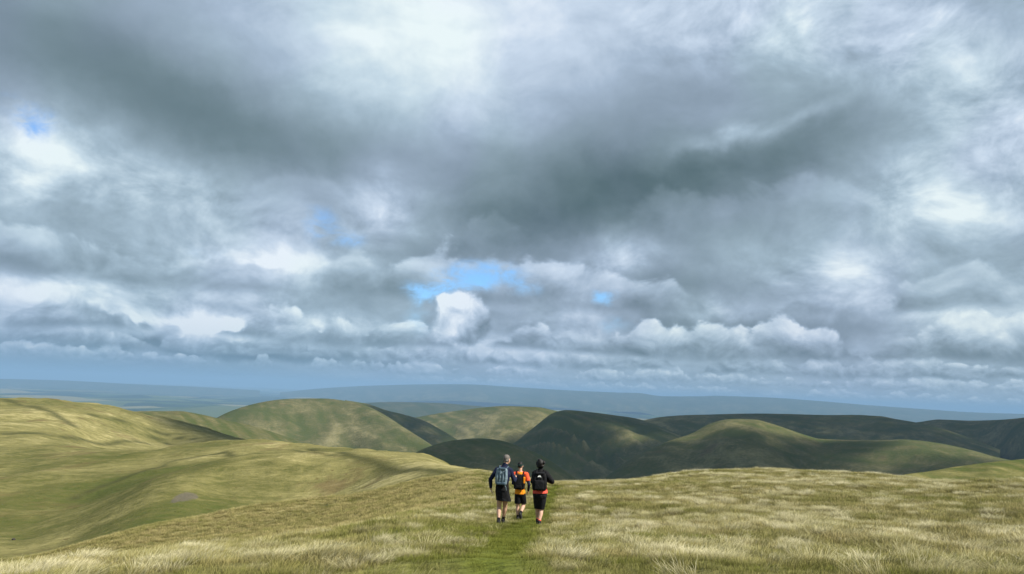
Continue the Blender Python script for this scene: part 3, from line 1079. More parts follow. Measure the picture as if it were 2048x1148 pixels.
def build_grass():
    mg = blade_material('blade_green', (.080, .090, .018), (.190, .205, .042), (.50, .42, .20))
    ms = blade_material('blade_straw', (.115, .110, .036), (.36, .32, .115), (.84, .77, .50))
    short = [tuft_mesh('turf_tuft', 60, .16, .05, .15, .25, .35, .0055, mg, 50 + i) for i in range(5)]
    long_ = [tuft_mesh('tussock', 110, .15, .08, .30, .40, .90, .0042, ms, 80 + i) for i in range(6)]
    flat = [tuft_mesh('far_tussock', 40, .42, .08, .20, .6, .7, .020, mg, 110 + i) for i in range(5)]

    def fields(x, y):
        t, p = near_attrs(x, y)
        n = .7 * fbm(x * .17, y * .17, 61, 3) + .55 * fbm(x * .8, y * .8, 67, 2) + .55 * fbm(x * 1.9, y * 1.9, 71, 1)
        # the slope dropping away to the left is grazed short
        graze = np.clip((np.hypot(x, y) - 25) / 9, 0, 1) * np.clip((-.012 - np.arctan2(x, y)) / .05, 0, 1)
        # damp and green beside the trodden line, bleached away from it
        feet = np.zeros_like(x)
        for fx, fy in WALKERS:
            feet = np.maximum(feet, np.exp(-(np.hypot(x - fx, y - fy) / .50) ** 4))
        g = np.exp(-(seg_dist(x, y, PATH) / 2.2) ** 2) + .8 * np.exp(-(seg_dist(x, y, PATH2) / 1.6) ** 2)
        return t, np.maximum(np.maximum(p, .10 * np.minimum(g, 1)), feet), n + .16 * np.clip(x / 6, -.4, 1) - 1.3 * graze * (np.hypot(x, y) < 95)
    # short turf everywhere
    x, y = sample_ground(lambda r: 85 if r < 14 else 85 * (14 / r) ** 1.6, 3.5, 85)
    t, p, n = fields(x, y)
    n = np.where(n < -.7, n + 1.3 + .40, n)
    tone = np.clip(.47 + n * .6 + rng.normal(0, .14, len(x)) - p * .95, 0, 1)
    size = (1 + np.clip((np.hypot(x, y) - 14) / 60, 0, 1.1)) * rng.uniform(.7, 1.25, len(x)) * (1 - .45 * p) * np.clip(.55 + (np.hypot(x, y) - 6) / 14, .55, 1)
    scatter('grass', 'short green and olive turf of the fell top', short, x, y, size, tone)
    # bleached tussocks: clumps of tufts, thicker in drifts
    cx_, cy_ = sample_ground(lambda r: 3.4 if r < 16 else 3.4 * (16 / r) ** 1.15, 3.5, 85)
    t, p, n = fields(cx_, cy_)
    k = (n + rng.normal(0, .22, len(cx_)) - p * 1.2 > .0)
    cx_, cy_, n, p = cx_[k], cy_[k], n[k], p[k]
    m = rng.integers(5, 13, len(cx_))
    i = np.repeat(np.arange(len(cx_)), m)
    rad = rng.uniform(.08, .26, len(cx_))[i] * (1 + np.clip((np.hypot(cx_, cy_)[i] - 20) / 40, 0, 1.2))
    q = rng.normal(0, .55, (2, len(i)))
    x, y = cx_[i] + q[0] * rad, cy_[i] + q[1] * rad
    pale = np.clip(.46 + n * .5 + rng.normal(0, .22, len(cx_)), .1, 1)
    tone = np.clip(pale[i] + rng.normal(0, .10, len(i)), 0, 1)
    size = (1 + np.clip((np.hypot(x, y) - 16) / 70, 0, .8)) * (rng.uniform(.55, 1.05, len(cx_))[i] * rng.uniform(.75, 1.1, len(i))) * np.clip(.66 + (np.hypot(x, y) - 6) / 16, .66, 1)
    scatter('straw_grass', 'bleached straw tussocks bending in the wind', long_, x, y, size, tone)
    # loose straw between them
    x, y = sample_ground(lambda r: 9 if r < 14 else 9 * (14 / r) ** 1.3, 3.5, 85)
    t, p, n = fields(x, y)
    k = (rng.uniform(size=len(x)) > p * 1.6) & (n > -.9)
    x, y, n = x[k], y[k], n[k]
    scatter('loose_straw', 'thin dead stems standing between the tussocks', long_, x, y, rng.uniform(.4, .9, len(x)), np.clip(.35 + n * .5 + rng.normal(0, .25, len(x)), 0, 1))
    # coarse tussocks on the slopes further off
    x, y = sample_ground(lambda r: 1.5 * (90 / r) ** 1.1, 70, 300)
    t, p, n = fields(x * .3, y * .3)
    k = (n + rng.normal(0, .45, len(x)) > -.1) & (t < .3)
    x, y, n = x[k], y[k], n[k]
    tone = np.clip(.42 + n * .5 + rng.normal(0, .15, len(x)), 0, 1)
    scatter('slope_grass', 'rough straw and olive grass of the slopes beyond', flat, x, y, rng.uniform(.8, 1.5, len(x)), tone)


build_grass()  # GRASS


# ------------------------------------------------------------------ people
def plain_mat(name, col, rough=.8, spec=.2, var=.18, scale=40.0):
    m = material(name)
    tc = X.nt.nodes.new('ShaderNodeTexCoord').outputs['Object']
    n = noise(tc, scale, 3.0, .6)
    v = n * (2 * var) + (1 - var)
    c = mix(1.0, col, xyz(v, v, v), 'MULTIPLY')
    finish(c, rough, bump=noise(tc, 9.0, 3.0, .5), bstr=.6, bdist=.04, spec=spec)
    return m


SKIN = plain_mat('skin', (.55, .33, .23), .55, .35, .06)
GREY_HAIR = plain_mat('grey_hair', (.15, .132, .115), .7, .3, .35, 90)
DARK_HAIR = plain_mat('dark_hair', (.012, .010, .009), .6, .3, .3, 90)
NAVY = plain_mat('navy_cloth', (.008, .012, .036))
BLACK = plain_mat('black_cloth', (.006, .006, .007))
CHAR = plain_mat('charcoal_cloth', (.011, .011, .013))
ORANGE = plain_mat('orange_cloth', (.80, .27, .012))
REDOR = plain_mat('red_orange_cloth', (.78, .095, .035))
CORAL = plain_mat('coral_cloth', (.80, .110, .075))
PACKBLUE = plain_mat('blue_grey_nylon', (.165, .225, .26), .55, .35)
PACKDARK = plain_mat('slate_nylon', (.05, .085, .115), .55, .35)
WHITE = plain_mat('white_print', (.85, .85, .83), .6, .2, .03)
SHOE = plain_mat('shoe_mesh', (.014, .014, .016))
SOLE = plain_mat('shoe_sole', (.035, .035, .035))
BUFF = plain_mat('green_headband', (.020, .055, .048))
EYE = plain_mat('eye', (.05, .04, .035), .2, .5, .02)


class Lump:
    """rounded solids that are fused into one continuous skin"""
    def __init__(s):
        import bmesh
        s.b = bmesh
        s.bm = bmesh.new()

    def ball(s, c, r, rot=None):
        r = (r, r, r) if isinstance(r, (int, float)) else r
        M = Matrix.Translation(Vector(c)) @ (rot if rot is not None else Matrix.Identity(4)) @ Matrix.Diagonal((*r, 1))
        s.b.ops.create_icosphere(s.bm, subdivisions=3, radius=1.0, matrix=M)
        return s

    def limb(s, *pr):
        """(point, radius), (point, radius) ... or elliptical radii (rx, ry) across / along the view"""
        pr = [(Vector(p), q) for p, q in pr]
        for (p0, q0), (p1, q1) in zip(pr[:-1], pr[1:]):
            d = p1 - p0
            L = d.length
            small = min(q if isinstance(q, (int, float)) else min(q) for q in (q0, q1))
            steps = max(2, int(L / min(.02, small * .45)))
            for k in range(steps + 1):
                t = k / steps
                rx = (1 - t) * (q0 if isinstance(q0, (int, float)) else q0[0]) + t * (q1 if isinstance(q1, (int, float)) else q1[0])
                ry = (1 - t) * (q0 if isinstance(q0, (int, float)) else q0[1]) + t * (q1 if isinstance(q1, (int, float)) else q1[1])
                M = Matrix.Translation(p0 + d * t) @ Matrix.Diagonal((rx, ry, min(rx, ry), 1))
                s.b.ops.create_icosphere(s.bm, subdivisions=2, radius=1.0, matrix=M)
        return s

    def build(s, name, mat, parent=None, voxel=.011, smooth=4, matrix=None, label=None, cut=()):
        me = bpy.data.meshes.new(name)
        s.bm.to_mesh(me)
        s.bm.free()
        o = bpy.data.objects.new(name, me)
        COL.objects.link(o)
        md = o.modifiers.new('fuse', 'REMESH')
        md.mode = 'VOXEL'
        md.voxel_size = voxel
        md.use_smooth_shade = True
        if smooth:
            sm = o.modifiers.new('soft', 'SMOOTH')
            sm.factor, sm.iterations = .5, smooth
        dg = bpy.context.evaluated_depsgraph_get()
        nm = bpy.data.meshes.new_from_object(o.evaluated_get(dg))
        o.modifiers.clear()
        o.data = nm
        bpy.data.meshes.remove(me)
        nm.name = name
        if cut:                                             # clean hems: open cloth edges
            bm = s.b.new()
            bm.from_mesh(nm)
            for co, no in cut:
                s.b.ops.bisect_plane(bm, geom=bm.verts[:] + bm.edges[:] + bm.faces[:], plane_co=Vector(co), plane_no=Vector(no), clear_outer=True)
            bm.to_mesh(nm)
            bm.free()
        nm.materials.clear()
        nm.materials.append(mat)
        for p in nm.polygons:
            p.use_smooth = True
        if parent is not None:
            o.parent = parent
        if matrix is not None:
            o.matrix_world = matrix
        if label:
            o['label'] = label
        return o


def lerp(a, b, t):
    return tuple(a[i] + (b[i] - a[i]) * t for i in range(3))


def hand(L, wrist, tip, side, curl=.5, k=1.0):
    """palm, four unequal bent fingers and a thumb, fused into the arm"""
    w, t = Vector(wrist), Vector(tip)
    d = (t - w).normalized()
    ref = Vector((0, 1, 0)) if abs(d.y) < .8 else Vector((0, 0, 1))
    acr = (ref - d * ref.dot(d)).normalized()           # across the knuckles
    pal = d.cross(acr).normalized() * (1 if side < 0 else -1)   # towards the palm (inwards)
    pc = w + d * .055 * k
    L.limb((w, .026 * k), (w + d * .03 * k, .030 * k))
    for q in (-.024, -.008, .008, .024):
        L.limb((w + d * .02 * k + acr * q * .6 * k, .017 * k), (w + d * .085 * k + acr * q * k, .0145 * k))
    for q, ln in ((.030, .070), (.010, .080), (-.010, .075), (-.030, .058)):
        p0 = w + d * .088 * k + acr * q * k
        p1 = p0 + (d + pal * curl * .5).normalized() * ln * .5 * k
        p2 = p1 + (d + pal * curl * 1.4).normalized() * ln * .55 * k
        L.limb((p0, .0098 * k), (p1, .0092 * k), (p2, .0078 * k))
    th = w + d * .03 * k + acr * .026 * k
    L.limb((th, .015 * k), (th + (d + acr * .9 + pal * .4).normalized() * .04 * k, .012 * k), (th + (d * 1.3 + acr * .8 + pal * .6).normalized() * .072 * k, .009 * k))


def head(L, c, yaw, pitch, k=1.0):
    """skull, jaw, nose, ears, lips; faces +Y turned by yaw (to the right)"""
    M = Matrix.Rotation(-yaw, 4, 'Z') @ Matrix.Rotation(-pitch, 4, 'X')
    def P(x, y, z):
        v = M @ Vector((x * k, y * k, z * k))
        return (c[0] + v.x, c[1] + v.y, c[2] + v.z)
    L.ball(P(0, -.012, .022), (.074 * k, .094 * k, .092 * k), M)
    L.ball(P(0, .025, -.040), (.058 * k, .066 * k, .072 * k), M)
    L.ball(P(0, .062, -.088), (.030 * k, .026 * k, .022 * k), M)
    L.limb((P(0, .088, .010), .010 * k), (P(0, .106, -.022), .014 * k))
    for sx in (-1, 1):
        L.ball(P(sx * .079, -.004, -.008), (.010 * k, .020 * k, .031 * k), M)
        L.ball(P(sx * .034, .068, -.022), (.022 * k, .022 * k, .020 * k), M)
        L.ball(P(sx * .034, .078, .024), (.020 * k, .014 * k, .010 * k), M)
        L.ball(P(sx * .014, .093, -.052), (.014 * k, .009 * k, .006 * k), M)
    return P, M


def foot(L, ankle, toe, k=1.0, r=.046):
    a, t = Vector(ankle), Vector(toe)
    d = (t - a)
    flat = d.normalized()
    L.limb((a, .038 * k), (a + flat * .05 * k, r * k * .9))
    heel = a - flat * .03 * k + Vector((0, 0, -.035 * k))
    L.limb((heel, r * .80 * k), (lerp(heel, t, .55), r * .88 * k), (t, r * .72 * k))


def shoe_pair(root, P, side):
    """upper and sole of one shoe"""
    a, t = Vector(P['ankle' + side]), Vector(P['toe' + side])
    d = (t - a).normalized()
    dn = Vector(P.get('down' + side, (0, 0, -1)))
    dn = (dn - d * dn.dot(d)).normalized()
    heel = a - d * .045 + dn * .045
    toe = t + dn * .004
    up_ = Lump()
    up_.limb((a - d * .006, .052), (a + dn * .02 - d * .006, .054))
    up_.limb((heel, .046), (heel.lerp(toe, .5) - dn * .01, .052), (toe, .042))
    up_.limb((a + d * .03, .046), (heel.lerp(toe, .6) - dn * .012, .046))
    u = up_.build('shoe', SHOE, root, voxel=.010)
    so = Lump()
    so.limb((heel + dn * .034, .042), (heel.lerp(toe, .5) + dn * .036, .046), (toe + dn * .026, .038))
    s_ = so.build('sole', SOLE, u, voxel=.010)
    return u


def make_person(name, label, P, k=1.0, woman=False):
    """P: joints in metres, X right, Y the way the walker faces, Z up from the ground"""
    root = bpy.data.objects.new(name, None)
    COL.objects.link(root)
    tag(root, label, 'person')
    B = Lump()
    hp, hm_ = head(B, P['head'], P['yaw'], P.get('pitch', 0), k)
    neck = P['neck']
    B.limb((neck, .060 * k), (lerp(neck, P['head'], .6), .055 * k))
    ch, pe = P['chest'], P['pelvis']
    sw = .165 if not woman else .150
    B.limb((lerp(neck, ch, .35), (sw * .75, .075)), (ch, (sw, .110)), (lerp(ch, pe, .55), (sw * .82, .095)), (pe, (sw * (.98 if not woman else 1.15), .115)))
    for s in 'LR':
        sh, el, wr, fi = P['shoulder' + s], P['elbow' + s], P['wrist' + s], P['finger' + s]
        B.limb((lerp(neck, sh, .35), .055), (sh, .058), (lerp(sh, el, .4), .050), (el, .040), (lerp(el, wr, .3), .041), (wr, .027))
        hand(B, wr, fi, -1 if s == 'L' else 1, P.get('curl' + s, .5), .95)
        hi, kn, an = P['hip' + s], P['knee' + s], P['ankle' + s]
        B.limb((hi, .088), (lerp(hi, kn, .35), .082), (kn, .056), (lerp(kn, an, .3), .060), (lerp(kn, an, .75), .041), (an, .036))
        foot(B, an, P['toe' + s])
    body = B.build('body', SKIN, root, voxel=.0085, smooth=3)
    for sx in (-1, 1):
        e = Lump().ball(hp(sx * .034, .079, .006), .0125 * k).build('eye', EYE, body, voxel=.004, smooth=1)
    return root, hp, hm_


def sleeve(L, P, s, upto=1.0, r=1.0, off=.016):
    sh, el, wr = P['shoulder' + s], P['elbow' + s], P['wrist' + s]
    if upto < .5:
        e = lerp(sh, el, upto * 2)
        L.limb((lerp(P['neck'], sh, .4), .060 * r), (sh, (.058 + off) * r), (e, (.056 + off) * r))
    else:
        w = lerp(el, wr, (upto - .5) * 2)
        L.limb((lerp(P['neck'], sh, .4), .060 * r), (sh, (.058 + off) * r), (lerp(sh, el, .5), (.048 + off) * r), (el, (.042 + off) * r), (lerp(el, w, .4), (.040 + off) * r), (w, (.028 + off) * r))


def torso_cloth(L, P, hem_z, sw, off=.018, hem_w=None, top=.35):
    ch, pe, nk = P['chest'], P['pelvis'], P['neck']
    hemx = pe[0] + (P['chest'][0] - pe[0]) * (hem_z - pe[2]) / (ch[2] - pe[2])
    hem = (hemx, pe[1], hem_z)
    L.limb((lerp(nk, ch, .30), (sw * .72, .080 + off)), (ch, (sw + off, .112 + off)), (lerp(ch, pe, .55), (sw * .84 + off, .098 + off)), (hem, (hem_w or sw + off * 1.4, .118 + off)))


def shorts(L, P, t, off=.022, flare=0.0, waist=None, sw=.165, ty=.135):
    pe = P['pelvis']
    w = waist or (pe[0], pe[1], pe[2] + .10)
    L.limb((w, (sw + .01, ty - .01)), (pe, (sw + off, ty)))
    for s in 'LR':
        hi, kn = P['hip' + s], P['knee' + s]
        e = lerp(hi, kn, t) if t <= 1 else lerp(kn, P['ankle' + s], t - 1)
        if t <= 1:
            L.limb((hi, .088 + off), (lerp(hi, e, .5), .084 + off + flare * .5), (e, .066 + off + flare))
        else:
            L.limb((hi, .090 + off), (lerp(hi, kn, .4), .084 + off), (kn, .058 + off), (e, .060 + off * .8))


def place(root, px, py, r):
    x, y, z = at(px, py, r)
    root.location = (x, y, z)
    root.rotation_euler = (0, 0, -math.atan2(x, y))
    return Matrix.Translation(Vector((x, y, z))) @ Matrix.Rotation(-math.atan2(x, y), 4, 'Z')


def box_part(name, mat, parent, c, sx, sy, sz, rot=None, bev=.3, taper=1.0, voxel=None):
    """a soft-cornered slab"""
    import bmesh
    bm = bmesh.new()
    bmesh.ops.create_cube(bm, size=1.0)
    for v in bm.verts:
        q = taper if v.co.z > 0 else 1.0
        v.co = Vector((v.co.x * sx * q, v.co.y * sy * (q if q < 1 else 1), v.co.z * sz))
    bmesh.ops.bevel(bm, geom=bm.edges[:], offset=min(sx, sy, sz) * bev, segments=3, affect='EDGES', profile=.6)
    M = Matrix.Translation(Vector(c)) @ (rot if rot is not None else Matrix.Identity(4))
    bm.transform(M)
    me = bpy.data.meshes.new(name)
    bm.to_mesh(me)
    bm.free()
    for p in me.polygons:
        p.use_smooth = True
    me.materials.append(mat)
    o = bpy.data.objects.new(name, me)
    COL.objects.link(o)
    o.parent = parent
    return o


def backpack(label, c, w, d, h, lean, main, parts, P, strap_mat, name='backpack'):
    root = bpy.data.objects.new(name, None)
    COL.objects.link(root)
    tag(root, label, 'backpack')
    M = Matrix.Translation(Vector(c)) @ Matrix.Rotation(lean, 4, 'Y')
    L = Lump()
    def T(x, y, z):
        return tuple(M @ Vector((x, y, z)))
    for x in (-.5, -.17, .17, .5):
        L.limb((T(x * w * .72, 0, -h * .40), (w * .20, d * .46)), (T(x * w * .78, -d * .06, -h * .1), (w * .21, d * .5)), (T(x * w * .66, 0, h * .34), (w * .19, d * .38)))
    L.build('bag', main, root, voxel=.012, smooth=5)
    for nm, mt, x, y, z, sx, sy, sz in parts:
        L2 = box_part(nm, mt, root, (0, 0, 0), sx, sy, sz, bev=.35)
        L2.data.transform(M @ Matrix.Translation(Vector((x, y, z))))
    for s in 'LR':
        sh = Vector(P['shoulder' + s])
        nk = Vector(P['neck'])
        p = nk.lerp(sh, .62)
        sx = -1 if s == 'L' else 1
        st = Lump()
        a = Vector(T(sx * w * .30, d * .40, h * .36))
        st.limb((a, (.024, .012)), (p + Vector((0, -.035, .068)), (.024, .014)), (p + Vector((0, .05, .062)), (.024, .014)),
                (p + Vector((0, .128, -.03)), (.022, .012)), (p + Vector((sx * .01, .150, -.16)), (.020, .012)),
                (p + Vector((sx * .035, .125, -.30)), (.017, .012)), (Vector(T(sx * w * .50, d * .42, -h * .36)), (.015, .012)))
        st.build('strap', strap_mat, root, voxel=.010, smooth=2)
    return root, T


def build_people():
    # ---- tall man on the left
    k = 76.8
    def J(px, py, y=0.0, ox=1001, oy=1050, kk=k):
        z = (oy - py) / kk
        return ((px - ox) / kk - .0384 * z, y, z)
    P = dict(head=J(1013.5, 926.5, .04), yaw=R(38), pitch=R(6), neck=J(1008.5, 939, .0),
             chest=J(1007, 954, .0), pelvis=J(1004, 986, -.02),
             shoulderL=J(994, 946, -.02), elbowL=J(981.5, 964, -.10), wristL=J(982, 980, -.02), fingerL=J(983, 990, .02),
             shoulderR=J(1020.5, 947, .03), elbowR=J(1027.5, 966, .02), wristR=J(1031, 963, .25), fingerR=J(1032, 960, .37), curlL=.7, curlR=.8,
             hipL=J(1000, 989, -.02), kneeL=J(998, 1017, .03), ankleL=J(997.5, 1041, -.16), toeL=J(997, 1048, .03),
             hipR=J(1009, 989, .0), kneeR=J(1010, 1017, .12), ankleR=J(1006, 1041.5, .20), toeR=J(1006.5, 1046, .42))
    man, hp, hm_ = make_person('person', 'tall grey-haired walker in navy jacket and black shorts, leftmost of the three', P)
    J1 = Lump()
    torso_cloth(J1, P, P['pelvis'][2] + .01, .160, .02, .168)
    sleeve(J1, P, 'L', .97, .94); sleeve(J1, P, 'R', .97, .94)
    J1.limb((lerp(P['neck'], P['chest'], .25), (.085, .085)), (lerp(P['neck'], P['head'], .22), (.070, .072)))
    J1.build('jacket', NAVY, man, cut=[((0, 0, P['pelvis'][2] + .0), (0, 0, -1))])
    S = Lump()
    pe = P['pelvis']
    # loose shorts blown to the right
    S.limb(((pe[0], pe[1], pe[2] + .16), (.172, .134)), ((pe[0] + .004, pe[1], pe[2]), (.186, .158)), (J(1005, 998, .0), (.178, .165)), (J(1006, 1012, .0), (.175, .165)))
    S.limb((J(1009, 984, -.02), (.10, .12)), (J(1014.5, 1000, -.03), (.085, .10)), (J(1017.5, 1012, -.04), (.080, .10)))
    hz = J(1004, 1003.5)[2]
    S.build('shorts', BLACK, man, cut=[((0, 0, hz), (-.06, 0, -1))])
    H = Lump()
    H.ball(hp(0, -.024, .040), (.081, .094, .090), hm_)
    H.limb((hp(-.05, -.075, -.03), .028), (hp(.05, -.075, -.03), .028))
    H.ball(hp(.066, -.03, .0), (.018, .035, .038), hm_); H.ball(hp(-.066, -.03, .0), (.018, .035, .038), hm_)
    H.build('hair', GREY_HAIR, man, voxel=.009)
    for s in 'LR':
        an, kn = P['ankle' + s], P['knee' + s]
        Lump().limb((lerp(an, kn, .02), .043), (lerp(an, kn, .17), .047)).build('sock', BLACK, man, voxel=.009)
        shoe_pair(man, P, s)
    # backpack, blue-grey with darker folds
    lean = math.atan2(P['neck'][0] - P['pelvis'][0], P['neck'][2] - P['pelvis'][2])
    pc = J(1003, 956, -.205)
    pk, T = backpack('blue-grey striped nylon backpack on the tall grey-haired walker', pc, .27, .17, .43, lean, PACKBLUE,
                     [('panel', PACKDARK, -.050, -.086, -.01, .030, .020, .34), ('panel', PACKDARK, .028, -.090, -.03, .022, .020, .30),
                      ('panel', PACKDARK, .085, -.076, .02, .024, .020, .26), ('lid', PACKDARK, 0, -.02, .185, .17, .12, .05),
                      ('pocket', PACKDARK, 0, -.055, -.175, .22, .09, .075)], P, PACKDARK)
    w = Lump()
    w.limb((T(.09, -.03, -.20), .012), (T(.13, -.01, -.26), .012), (T(.15, .03, -.34), .011))
    w.build('dangling_strap', PACKBLUE, pk, voxel=.005, smooth=1)
    r_man = 19.4
    place(man, 1001, 1050, r_man); place(pk, 1001, 1050, r_man)

    # ---- runner in orange, in the middle and further on
    k2 = 66.0
    def J(px, py, y=0.0, ox=1036.5, oy=1043, kk=k2):
        z = (oy - py) / kk
        return ((px - ox) / kk - .0384 * z, y, z)
    P = dict(head=J(1041, 938, .05), yaw=R(18), pitch=R(8), neck=J(1040.5, 950, .02), chest=J(1040.5, 963, .02), pelvis=J(1040, 990, .0),
             shoulderL=J(1029.5, 954, .02), elbowL=J(1026.5, 971, -.06), wristL=J(1031, 974, .16), fingerL=J(1033, 973, .27),
             shoulderR=J(1052.5, 954, .02), elbowR=J(1057.5, 972, -.06), wristR=J(1056, 986, .06), fingerR=J(1055, 994, .13), curlL=.9, curlR=.9,
             hipL=J(1036, 992, .0), kneeL=J(1035.5, 1016, .04), ankleL=J(1035.5, 1036.5, -.02), toeL=J(1035.5, 1040.5, .17),
             hipR=J(1044.5, 992, .0), kneeR=J(1047, 1012, .08), ankleR=J(1040.5, 1026.5, -.26), toeR=J(1042.5, 1038, -.20), downR=(0, -1, 0))
    mid, hp, hm_ = make_person('person', 'runner in orange shirt and black shorts, between the other two and further on', P)
    T1 = Lump()
    torso_cloth(T1, P, P['pelvis'][2] - .06, .160, .016, .172)
    T1.build('shirt', ORANGE, mid, cut=[((0, 0, P['pelvis'][2] - .01), (0, 0, -1))])
    for s in 'LR':
        sh, el, wr = P['shoulder' + s], P['elbow' + s], P['wrist' + s]
        T2 = Lump()
        sleeve(T2, P, s, .34, 1.0)
        T2.build('sleeve', REDOR, mid, cut=[(lerp(sh, el, .66), tuple(Vector(el) - Vector(sh)))])
        Lump().limb((lerp(sh, el, .5), .053), (el, .047), (lerp(el, wr, .85), .037)).build('arm_warmer', NAVY, mid)
    S = Lump()
    shorts(S, P, .98, .016, .012, sw=.146, ty=.124, waist=(P['pelvis'][0], 0, P['pelvis'][2] + .06))
    S.build('shorts', BLACK, mid, cut=[((0, 0, J(1040, 1009.5)[2]), (0, 0, -1))])
    H = Lump()
    H.ball(hp(0, -.022, .034), (.080, .094, .086), hm_)
    H.limb((hp(-.045, -.078, -.035), .026), (hp(.045, -.078, -.035), .026))
    H.build('hair', DARK_HAIR, mid, voxel=.009)
    Lump().limb((hp(-.075, -.03, .022), .020), (hp(-.05, -.088, .016), .020), (hp(.0, -.110, .012), .020), (hp(.05, -.088, .016), .020), (hp(.075, -.03, .022), .020), (hp(.06, .05, .03), .018),
                (hp(0, .085, .035), .016), (hp(-.06, .05, .03), .018), (hp(-.075, -.03, .022), .020)).build('headband', BUFF, mid, voxel=.009)
    for s in 'LR':
        an, kn = P['ankle' + s], P['knee' + s]
        Lump().limb((lerp(an, kn, .02), .043), (lerp(an, kn, .22), .047)).build('sock', BLACK, mid, voxel=.009)
        shoe_pair(mid, P, s)
    pc = J(1039, 966, -.165)
    pk, T = backpack('slim black running pack with an orange side pocket on the middle runner', pc, .29, .14, .46, 0.03, BLACK,
                     [('pocket', ORANGE, .135, -.045, .045, .062, .055, .19), ('panel', CHAR, -.01, -.066, .03, .11, .018, .26), ('pocket', CHAR, -.01, -.055, -.14, .17, .04, .08)], P, BLACK)
    r_mid = 22.6
    place(mid, 1036.5, 1043, r_mid); place(pk, 1036.5, 1043, r_mid)

    # ---- woman on the right
    k3 = 76.0
    def J(px, py, y=0.0, ox=1077.5, oy=1053, kk=k3):
        z = (oy - py) / kk
        return ((px - ox) / kk - .0384 * z, y, z)
    P = dict(head=J(1081.5, 936, .05), yaw=R(4), pitch=R(4), neck=J(1081.5, 948, .02), chest=J(1081, 961, .01), pelvis=J(1080, 994, -.01),
             shoulderL=J(1070.5, 953, .0), elbowL=J(1066, 969, -.04), wristL=J(1066.5, 966, .19), fingerL=J(1070, 962, .29),
             shoulderR=J(1092, 953, .0), elbowR=J(1104, 967, -.08), wristR=J(1094, 966.5, .10), fingerR=J(1087, 964, .19), curlL=.9, curlR=.7,
             hipL=J(1074.5, 996, .0), kneeL=J(1075, 1023, .10), ankleL=J(1075.5, 1042, .10), toeL=J(1075.5, 1046.5, .31),
             hipR=J(1085.5, 996, .0), kneeR=J(1082.5, 1023, .02), ankleR=J(1078.5, 1043, -.14), toeR=J(1077, 1051, .01))
    wom, hp, hm_ = make_person('person', 'woman in black jacket and black knee tights with a coral hem, rightmost of the three', P, woman=True)
    J1 = Lump()
    torso_cloth(J1, P, P['pelvis'][2] + .12, .165, .022, .190)
    sleeve(J1, P, 'L', .95, 1.05); sleeve(J1, P, 'R', .95, 1.12)
    J1.limb((lerp(P['neck'], P['chest'], .25), (.085, .085)), (lerp(P['neck'], P['head'], .25), (.068, .070)))
    J1.build('jacket', BLACK, wom, cut=[((0, 0, P['pelvis'][2] + .150), (0, 0, -1))])
    pe = P['pelvis']
    C = Lump()
    C.limb(((pe[0], pe[1], pe[2] + .24), (.180, .136)), ((pe[0] + .003, pe[1], pe[2] + .09), (.202, .156)), ((pe[0] + .003, pe[1], pe[2] - .04), (.212, .168)))
    C.build('shirt', CORAL, wom, cut=[((pe[0], 0, pe[2] + .055), (.05, 0, -1))])
    S = Lump()
    shorts(S, P, 1.08, .018, 0, sw=.176, ty=.146, waist=(pe[0], pe[1], pe[2] + .06))
    S.limb((lerp(P['hipL'], P['hipR'], .5), (.175, .13)), (lerp(P['kneeL'], P['kneeR'], .5)[:2] + (P['kneeL'][2] + .20,), (.13, .10)))
    S.build('knee_tights', CHAR, wom, cut=[((0, 0, J(1080, 1020.5)[2]), (0, 0, -1))])
    H = Lump()
    H.ball(hp(0, -.026, .030), (.098, .106, .104), hm_)
    H.limb((hp(-.05, -.07, -.045), .045), (hp(.05, -.07, -.045), .045))
    H.ball(hp(.092, -.06, .050), (.040, .05, .042), hm_); H.ball(hp(-.02, -.05, .105), (.06, .055, .035), hm_); H.ball(hp(-.085, -.03, .02), (.03, .05, .06), hm_)
    H.build('hair', DARK_HAIR, wom, voxel=.010, smooth=2)
    for s in 'LR':
        an, kn = P['ankle' + s], P['knee' + s]
        Lump().limb((lerp(an, kn, .02), .042), (lerp(an, kn, .12), .045)).build('sock', CORAL, wom, voxel=.009)
        shoe_pair(wom, P, s)
    pc = J(1079.5, 966, -.215)
    pk, T = backpack('black backpack with a small white emblem on the woman', pc, .33, .20, .44, .01, BLACK,
                     [('pocket', CHAR, 0, -.105, -.08, .24, .06, .22), ('lid', CHAR, 0, -.03, .20, .22, .14, .05)], P, BLACK)
    # white rounded-peak emblem
    import bmesh
    bm = bmesh.new()
    o2 = [(-.050, -.020), (-.034, .006), (-.014, .020), (.004, .028), (.022, .022), (.036, .006), (.048, -.024), (.030, -.022), (.020, -.008), (.008, -.016), (-.010, -.012), (-.024, -.018)]
    vs = [bm.verts.new((x, 0, z)) for x, z in o2]
    bm.faces.new(vs)
    ex = bmesh.ops.extrude_face_region(bm, geom=bm.faces[:])
    for v in ex['geom']:
        if isinstance(v, bmesh.types.BMVert):
            v.co.y += .012
    bmesh.ops.recalc_face_normals(bm, faces=bm.faces[:])
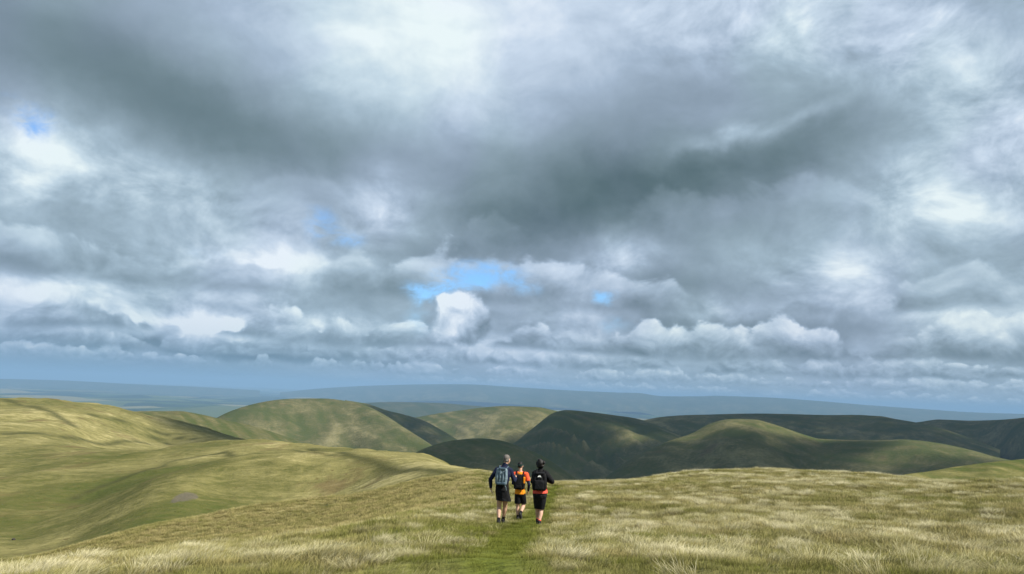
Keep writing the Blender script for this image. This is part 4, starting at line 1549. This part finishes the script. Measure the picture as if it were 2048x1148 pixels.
    bm.transform(Matrix.Translation(Vector(T(-.005, -.105, .13))))
    em = bpy.data.meshes.new('emblem')
    bm.to_mesh(em); bm.free()
    em.materials.append(WHITE)
    eo = bpy.data.objects.new('emblem', em)
    COL.objects.link(eo)
    eo.parent = pk
    r_w = 19.6
    place(wom, 1077.5, 1053, r_w); place(pk, 1077.5, 1053, r_w)
    # white watch on the left wrist
    wt = bpy.data.objects.new('watch', None)
    COL.objects.link(wt)
    tag(wt, "white wristwatch on the woman's left wrist", 'watch')
    wx = P['wristL']
    Lump().limb((lerp(P['wristL'], P['elbowL'], .10), .048), (lerp(P['wristL'], P['elbowL'], .22), .049)).build('band', WHITE, wt, voxel=.009, smooth=1)
    Lump().ball((wx[0] - .045, wx[1] - .02, wx[2]), (.016, .022, .022)).build('dial', WHITE, wt, voxel=.006, smooth=1)
    place(wt, 1077.5, 1053, r_w)
    print('ground under walkers', [round(float(at(a, b, r)[2] - ground_z(*[np.array([v]) for v in at(a, b, r)[:2]])[0]), 3) for a, b, r in ((1001, 1050, r_man), (1036.5, 1043, r_mid), (1077.5, 1053, r_w))])


build_people()


def build_stone():
    import bmesh
    bm = bmesh.new()
    bmesh.ops.create_icosphere(bm, subdivisions=3, radius=1.0)
    for v in bm.verts:
        c = v.co.copy()
        k_ = 1 + .22 * float(vnoise(np.array([c.x * 1.7 + 3]), np.array([c.y * 1.7 + c.z]), 5)[0]) + .1 * float(vnoise(np.array([c.x * 4.1]), np.array([c.z * 4.1 + c.y]), 8)[0])
        v.co = Vector((c.x * .34 * k_, c.y * .24 * k_, c.z * .19 * k_))
    me = bpy.data.meshes.new('stone')
    bm.to_mesh(me)
    bm.free()
    me.materials.append(plain_mat('dark_stone', (.055, .05, .046), .9, .1, .3, 12))
    o = bpy.data.objects.new('stone', me)
    COL.objects.link(o)
    x, y = px_on_ground(27, 1080, 40, 300)
    o.location = (x, y, float(ground_z(np.array([x]), np.array([y]))[0]) + .10)
    tag(o, 'small dark stone lying on the grassy slope at the far left', 'stone')


build_stone()
